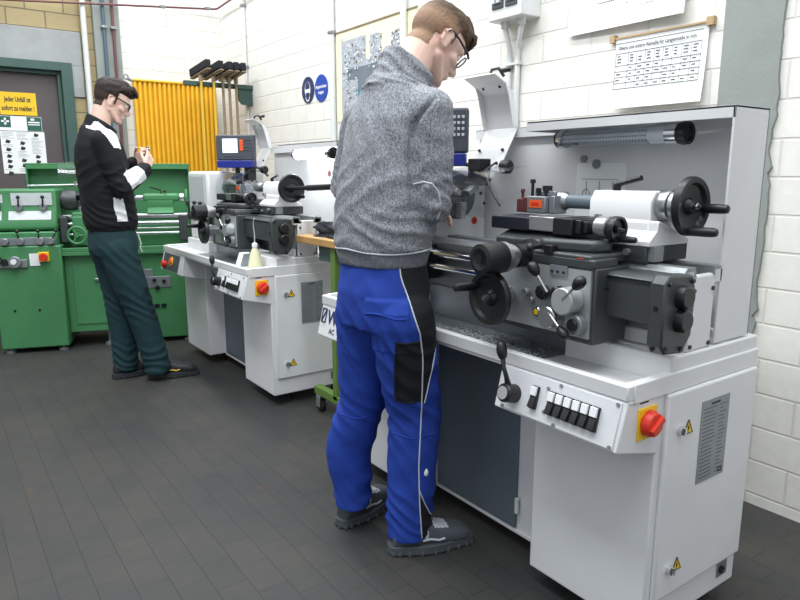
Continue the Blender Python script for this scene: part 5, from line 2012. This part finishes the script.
        if q.dot(view) > -.02:
            if -.150 < a < -.012 and .76 < p.z < .935: d += .0035
            if -.152 < a < -.010 and .885 < p.z < .930: d += .0035
            # knee patch step
        return d
    def seam(z):        # sideways place of the outer seam on the right leg
        for (z0, a0), (z1, a1) in zip(SEAM[:-1], SEAM[1:]):
            if z0 >= z >= z1: return a0 + (a1 - a0) * (z0 - z) / (z0 - z1)
        return SEAM[-1][1]
    SEAM = [(1.06, -.045), (1.0, -.038), (.92, -.008), (.83, .022), (.74, .032), (.56, .030), (.35, .022), (.20, .026), (.05, .036)]
    def front(z):       # front border of the black side panel
        if z > .86: return .2
        return max(.032, .095 - (.86 - z) * .20) if z > .58 else -1
    def pick2(c, n):
        q = c - O1
        a = q.dot(rr)
        facing = n.dot(view)
        if c.x < -1.83: return 0
        if facing > -.35:
            if c.z > .575 and a > seam(c.z) and a < front(c.z): return 1
            if facing > 0 and .585 < c.z < .80 and -.055 < a <= seam(c.z): return 1
            if c.z < .26 and seam(c.z) < a < seam(c.z) + (.26 - c.z) * .30 and facing > 0: return 1
        return 0
    for v in me.vertices:          # hems end level just above the shoes
        zmin = .058 if v.co.x > -1.87 else .095
        if v.co.z < zmin: v.co.z = zmin
    me.update()
    o2, tree2 = finish(me, 'trousers', [M['workblue'], M['workblack']], t, pick2, disp2)
    zz = [1.03 - i * .02 for i in range(49)]
    piping('side_piping', surf([pp(seam(z), z) for z in zz], view, .0006, tree2), .0024, M['piping'], o2)
    piping('panel_piping', surf([pp(front(z), z) for z in [.80 - i * .02 for i in range(12)]] , view, .0006, tree2), .0022, M['piping'], o2)
    piping('gusset_piping', surf([pp(seam(z) + (.26 - z) * .30, z) for z in [.26 - i * .018 for i in range(11)]], view, .0006, tree2), .0022, M['piping'], o2)
    pk = [(.02, .800), (-.052, .800), (-.056, .70), (-.056, .61), (-.048, .592), (-.03, .585), (.025, .585)]
    pk2 = []
    for (a0, z0), (a1, z1) in zip(pk[:-1], pk[1:]):
        pk2 += [(a0 + (a1 - a0) * k / 4, z0 + (z1 - z0) * k / 4) for k in range(4)]
    piping('pocket_edge', surf([pp(*q) for q in pk2], view, .0002, tree2), .004, M['workblack'], o2)
    # pocket flap edges and the knee seam are stitched lines
    piping('pocket_flap_edge', surf([pp(a, .884 + .006 * math.sin(a * 40)) for a in [-.152 + i * .014 for i in range(11)]], view, .0002, tree2), .0032, M['workblue'], o2)
    piping('knee_seam', surf([pp(-.08 + i * .016, .455 + .004 * math.sin(i)) for i in range(11)], view, .0002, tree2), .0025, M['workblue'], o2)
    piping('knee_seam', surf([pp(-.27 + i * .016, .47 + .004 * math.sin(i)) for i in range(11)], view, .0002, tree2), .0025, M['workblue'], o2)
    h, n = snap(tree2, pp(.048, .318), view)
    if h:
        MB().ball(h, (.004, .009, .0115), 14, 8).ball(h + Z * .012, (.003, .005, .004), 10, 6).build('emblem', M['signwhite'], o2)
    # shoes
    shoe(t, (-1.752, 1.205, 0), (-1.655, 1.495, 0), M['shoegrey'], M['solegrey'], M['lace'], M['lace'], True, .122)
    shoe(t, (-2.002, 1.150, 0), (-2.080, 1.430, 0), M['shoegrey'], M['solegrey'], M['lace'], M['lace'], True, .122)
    return t
M['hair_front'] = hair_mat('brown_hair', '#3a2c22', '#604d3d', '#94765f')
M['hair_back'] = hair_mat('dark_brown_hair', '#1a1513', '#372d29', '#4b3a33')
man_front()
# ---- student between the green and the further white lathe, looking at the piece in his hands
def man_back():
    t = thing('person', 'person in black and white jacket and dark trousers, looking at a small part in hand', 'person', (-4.40, 1.02, 0.0))
    X = V((1, 0, 0)); Y = V((0, 1, 0)); Z = V((0, 0, 1))
    H = Head((-4.405, 0.992, 1.752), 0.12, math.radians(24))
    SR, ER, WR = V((-4.222, .895, 1.505)), V((-4.180, .960, 1.240)), V((-4.270, 1.120, 1.345))
    SL, EL, WL = V((-4.585, .900, 1.505)), V((-4.610, .970, 1.250)), V((-4.480, 1.110, 1.385))
    HR, KR, CR, AR = V((-4.310, .935, .87)), V((-4.305, 1.020, .54)), V((-4.300, 1.075, .32)), V((-4.296, 1.120, .10))
    HL, KL, CL, AL = V((-4.490, .925, .87)), V((-4.488, .958, .53)), V((-4.485, .968, .31)), V((-4.480, .972, .11))
    nb = V((-4.405, .905, 1.575))
    b = MB()
    H.build(b)
    chain(b, [nb, H.P(-.030, 0, -.065), H.P(-.015, 0, -.01)], [.060, .057, .060])
    chain(b, [V((-4.40, .93, 1.0)), V((-4.40, .91, 1.35)), nb], [.09, .10, .06])
    for S_, E_, W_ in ((SR, ER, WR), (SL, EL, WL)):
        chain(b, [V((-4.405, .905, 1.49)), S_, E_, W_], [.06, .045, .036, .026])
    for Hh, K, C_, A_ in ((HR, KR, CR, AR), (HL, KL, CL, AL)):
        chain(b, [Hh, K, C_, A_, A_ + V((0, .05, -.04))], [.07, .055, .05, .035, .03])
    piece = V((-4.345, 1.165, 1.462))
    hand(b, WR + (WR - ER).normalized() * .01, (piece - WR) + V((0.0, .03, 0)), (.85, .35, -.3), .75, 1.0, side=-1)
    hand(b, WL + (WL - EL).normalized() * .01, (piece - WL) + V((0, .03, 0)), (-.7, .5, -.2), .75, 1.0, side=1)
    me = union(b, .0045, 5)
    hsrc = me.copy()
    finish(me, 'body', M['skin'], t)
    H.eyes(t)
    def inside(f, r, u):
        if u < -.075 or f > .10: return False
        if f > .02: return u > .056
        if f > -.03: return u > .024 if f < .010 else u > -.018
        if f > -.045: return u > -.012
        return u > -.058
    def thick(f, r, u):
        top = max(0.0, min(1.0, (u - .02) / .06))
        front = max(0.0, min(1.0, (f + .02) / .09))
        return .006 + .016 * top + .014 * top * front
    hair_from(hsrc, H, inside, thick, 'hair', M['hair_back'], t, 6.0)
    b = MB()
    random.seed(8)
    for i in range(22):
        r0 = -.05 + .10 * i / 21
        p0 = H.P(.04, r0 * .9, .118 - abs(r0) * .3)
        p1 = H.P(.085, r0, .122 - abs(r0) * .3 + random.uniform(-.006, .008))
        p2 = H.P(.118 - abs(r0) * .2, r0 + random.uniform(-.004, .004), .100 - abs(r0) * .2)
        p3 = H.P(.128 - abs(r0) * .25, r0 + random.uniform(-.006, .006), .082 + random.uniform(-.006, .008))
        b.tube([p0, p1, p2, p3], [.010, .012, .009, .002], 8)
    fr = b.build('fringe', M['hair_back'], t)
    at_ = fr.data.attributes.new('length', 'FLOAT', 'POINT')
    at_.data.foreach_set('value', [1.0] * len(fr.data.vertices))
    H.glasses(t, M['ink'])
    # jacket
    def ring(x, y, z, a, d, tz=0.0): return ((x, y, z), X * a, V((0, d, tz)))
    b = MB()
    loft(b, [ring(-4.40, .932, .975, .178, .146), ring(-4.40, .930, 1.02, .186, .152), ring(-4.40, .922, 1.15, .190, .152), ring(-4.40, .912, 1.28, .192, .148),
             ring(-4.402, .902, 1.40, .196, .144), ring(-4.403, .898, 1.48, .190, .132), ring(-4.404, .898, 1.535, .165, .110, -.01), ring(-4.405, .902, 1.575, .112, .092, -.03)], 44, 2.3)
    chain(b, [V((-4.34, .90, 1.515)), SR, V((-4.20, .925, 1.37)), ER, ER * .45 + WR * .55, WR], [.07, .074, .068, .060, .053, .044])
    chain(b, [V((-4.47, .90, 1.515)), SL, V((-4.598, .93, 1.38)), EL, EL * .45 + WL * .55, WL], [.07, .074, .068, .060, .053, .044])
    cr = []
    for f, w, dd in ((-.25, .11, .10), (.0, .090, .090), (.35, .083, .085), (.75, .080, .083), (1.0, .078, .081)):
        c = V((-4.405, .902, 1.565)).lerp(V((-4.405, .928, 1.622)), f)
        cr.append((c, X * w, V((0, dd, -.03 - .022 * max(0, f)))))
    loft(b, cr, 32, 2.0)
    me = union(b, .0065, 6)
    def disp(p, n):
        d = .003 * fbm(p, 8, 2)
        d += .006 * bump_at(p.z, 1.07, .08) * folds(p, .06, 3, (.2, .5))
        d += .005 * bump_at(p.z, 1.30, .10) * folds(p, .085, 5, (.2, -.9))
        ax = min((p - ER).length, (p - EL).length)
        d += .006 * math.exp(-(ax / .10) ** 2) * folds(p, .042, 9, (.3, .2))
        if p.z < 1.0: d -= .004
        return d
    SH = [(.825, 1.615), (.885, 1.625), (.925, 1.59), (.96, 1.535), (.978, 1.460), (.925, 1.468), (.895, 1.52), (.865, 1.565), (.82, 1.585)]
    SIDE = [(.905, 1.27), (.955, 1.25), (.992, 1.035), (.930, 1.035), (.915, 1.12)]
    U_ = (WR - ER).normalized()
    def pick(c, n):
        if c.x > -4.42:
            if inpoly(c.y, c.z, SH) and c.x > -4.34: return 1
            k = (c - ER).dot(U_)
            dd = (c - ER - U_ * k).length
            if .02 < k < .165 and dd < .085 and c.y > .96:
                w = (c - ER - U_ * k).normalized()
                if w.dot(V((.75, .35, .55))) > .35 - .2 * (k - .08) / .08 and w.x > -.1: return 1
            if c.x > -4.37 and inpoly(c.y, c.z, SIDE) and n.x > .1 and (c - ER).length > .078 and c.z < 1.24 and c.x < -4.195: return 1
        else:
            if inpoly(c.y, c.z, SH) and c.x < -4.47: return 1
        return 0
    oj, tree = finish(me, 'jacket', [M['jacket'], M['jwhite']], t, pick, disp)
    # trousers
    b = MB()
    loft(b, [ring(-4.40, .930, 1.02, .158, .118), ring(-4.40, .930, .95, .176, .135), ring(-4.40, .930, .87, .184, .142), ring(-4.40, .930, .82, .178, .128)], 40, 2.4)
    chain(b, [HR, V((-4.307, .975, .70)), KR, CR, AR, V((-4.294, 1.118, .07))], [.112, .105, .094, .085, .083, .083], 24)
    chain(b, [HL, V((-4.489, .945, .70)), KL, CL, AL, V((-4.478, .970, .075))], [.112, .105, .092, .084, .080, .078], 24)
    me = union(b, .009, 6)
    def disp2(p, n):
        d = .004 * fbm(p, 7, 5)
        d += .007 * bump_at(p.z, .52, .12) * folds(p, .07, 1, (.2, .6))
        d += .009 * bump_at(p.z, .14, .10) * folds(p, .055, 6, (.15, .3))
        d += .006 * bump_at(p.z, .80, .09) * folds(p, .08, 8, (.2, .9))
        return d
    for v in me.vertices:
        if v.co.z < .05: v.co.z = .05
    me.update()
    def pick2(c, n):
        if c.x > -4.38 and .40 < c.z < .62 and n.y > .45: return 1
        return 0
    ot, tr2 = finish(me, 'trousers', [M['teal'], M['tealdark']], t, pick2, disp2)
    b = MB().tube([(-4.235, 1.045, .955), (-4.225, 1.055, .90), (-4.222, 1.05, .87), (-4.225, 1.06, .845)], .004, 8)
    b.build('key_strap', M['lace'], ot)
    shoe(t, (-4.335, 1.070, 0), (-4.262, 1.375, 0), M['shoeblack'], M['sole'], M['broomyellow'], M['shoegrey'], True, .118)
    shoe(t, (-4.462, .880, 0), (-4.500, 1.165, 0), M['shoeblack'], M['sole'], M['sole'], M['shoegrey'], False, .118)
    # the small turned part he is holding
    w = thing('workpiece', 'small turned metal part held up between the fingertips of the person in black', 'workpiece', piece)
    d = V((.25, .1, .9)).normalized()
    MB().rev(piece - d * .022, d, [(0, .008), (.004, .010), (.018, .010), (.020, .016), (.034, .016), (.036, .009), (.044, .008)], 20).build('turned_body', M['chrome'], w)
    return t
man_back()
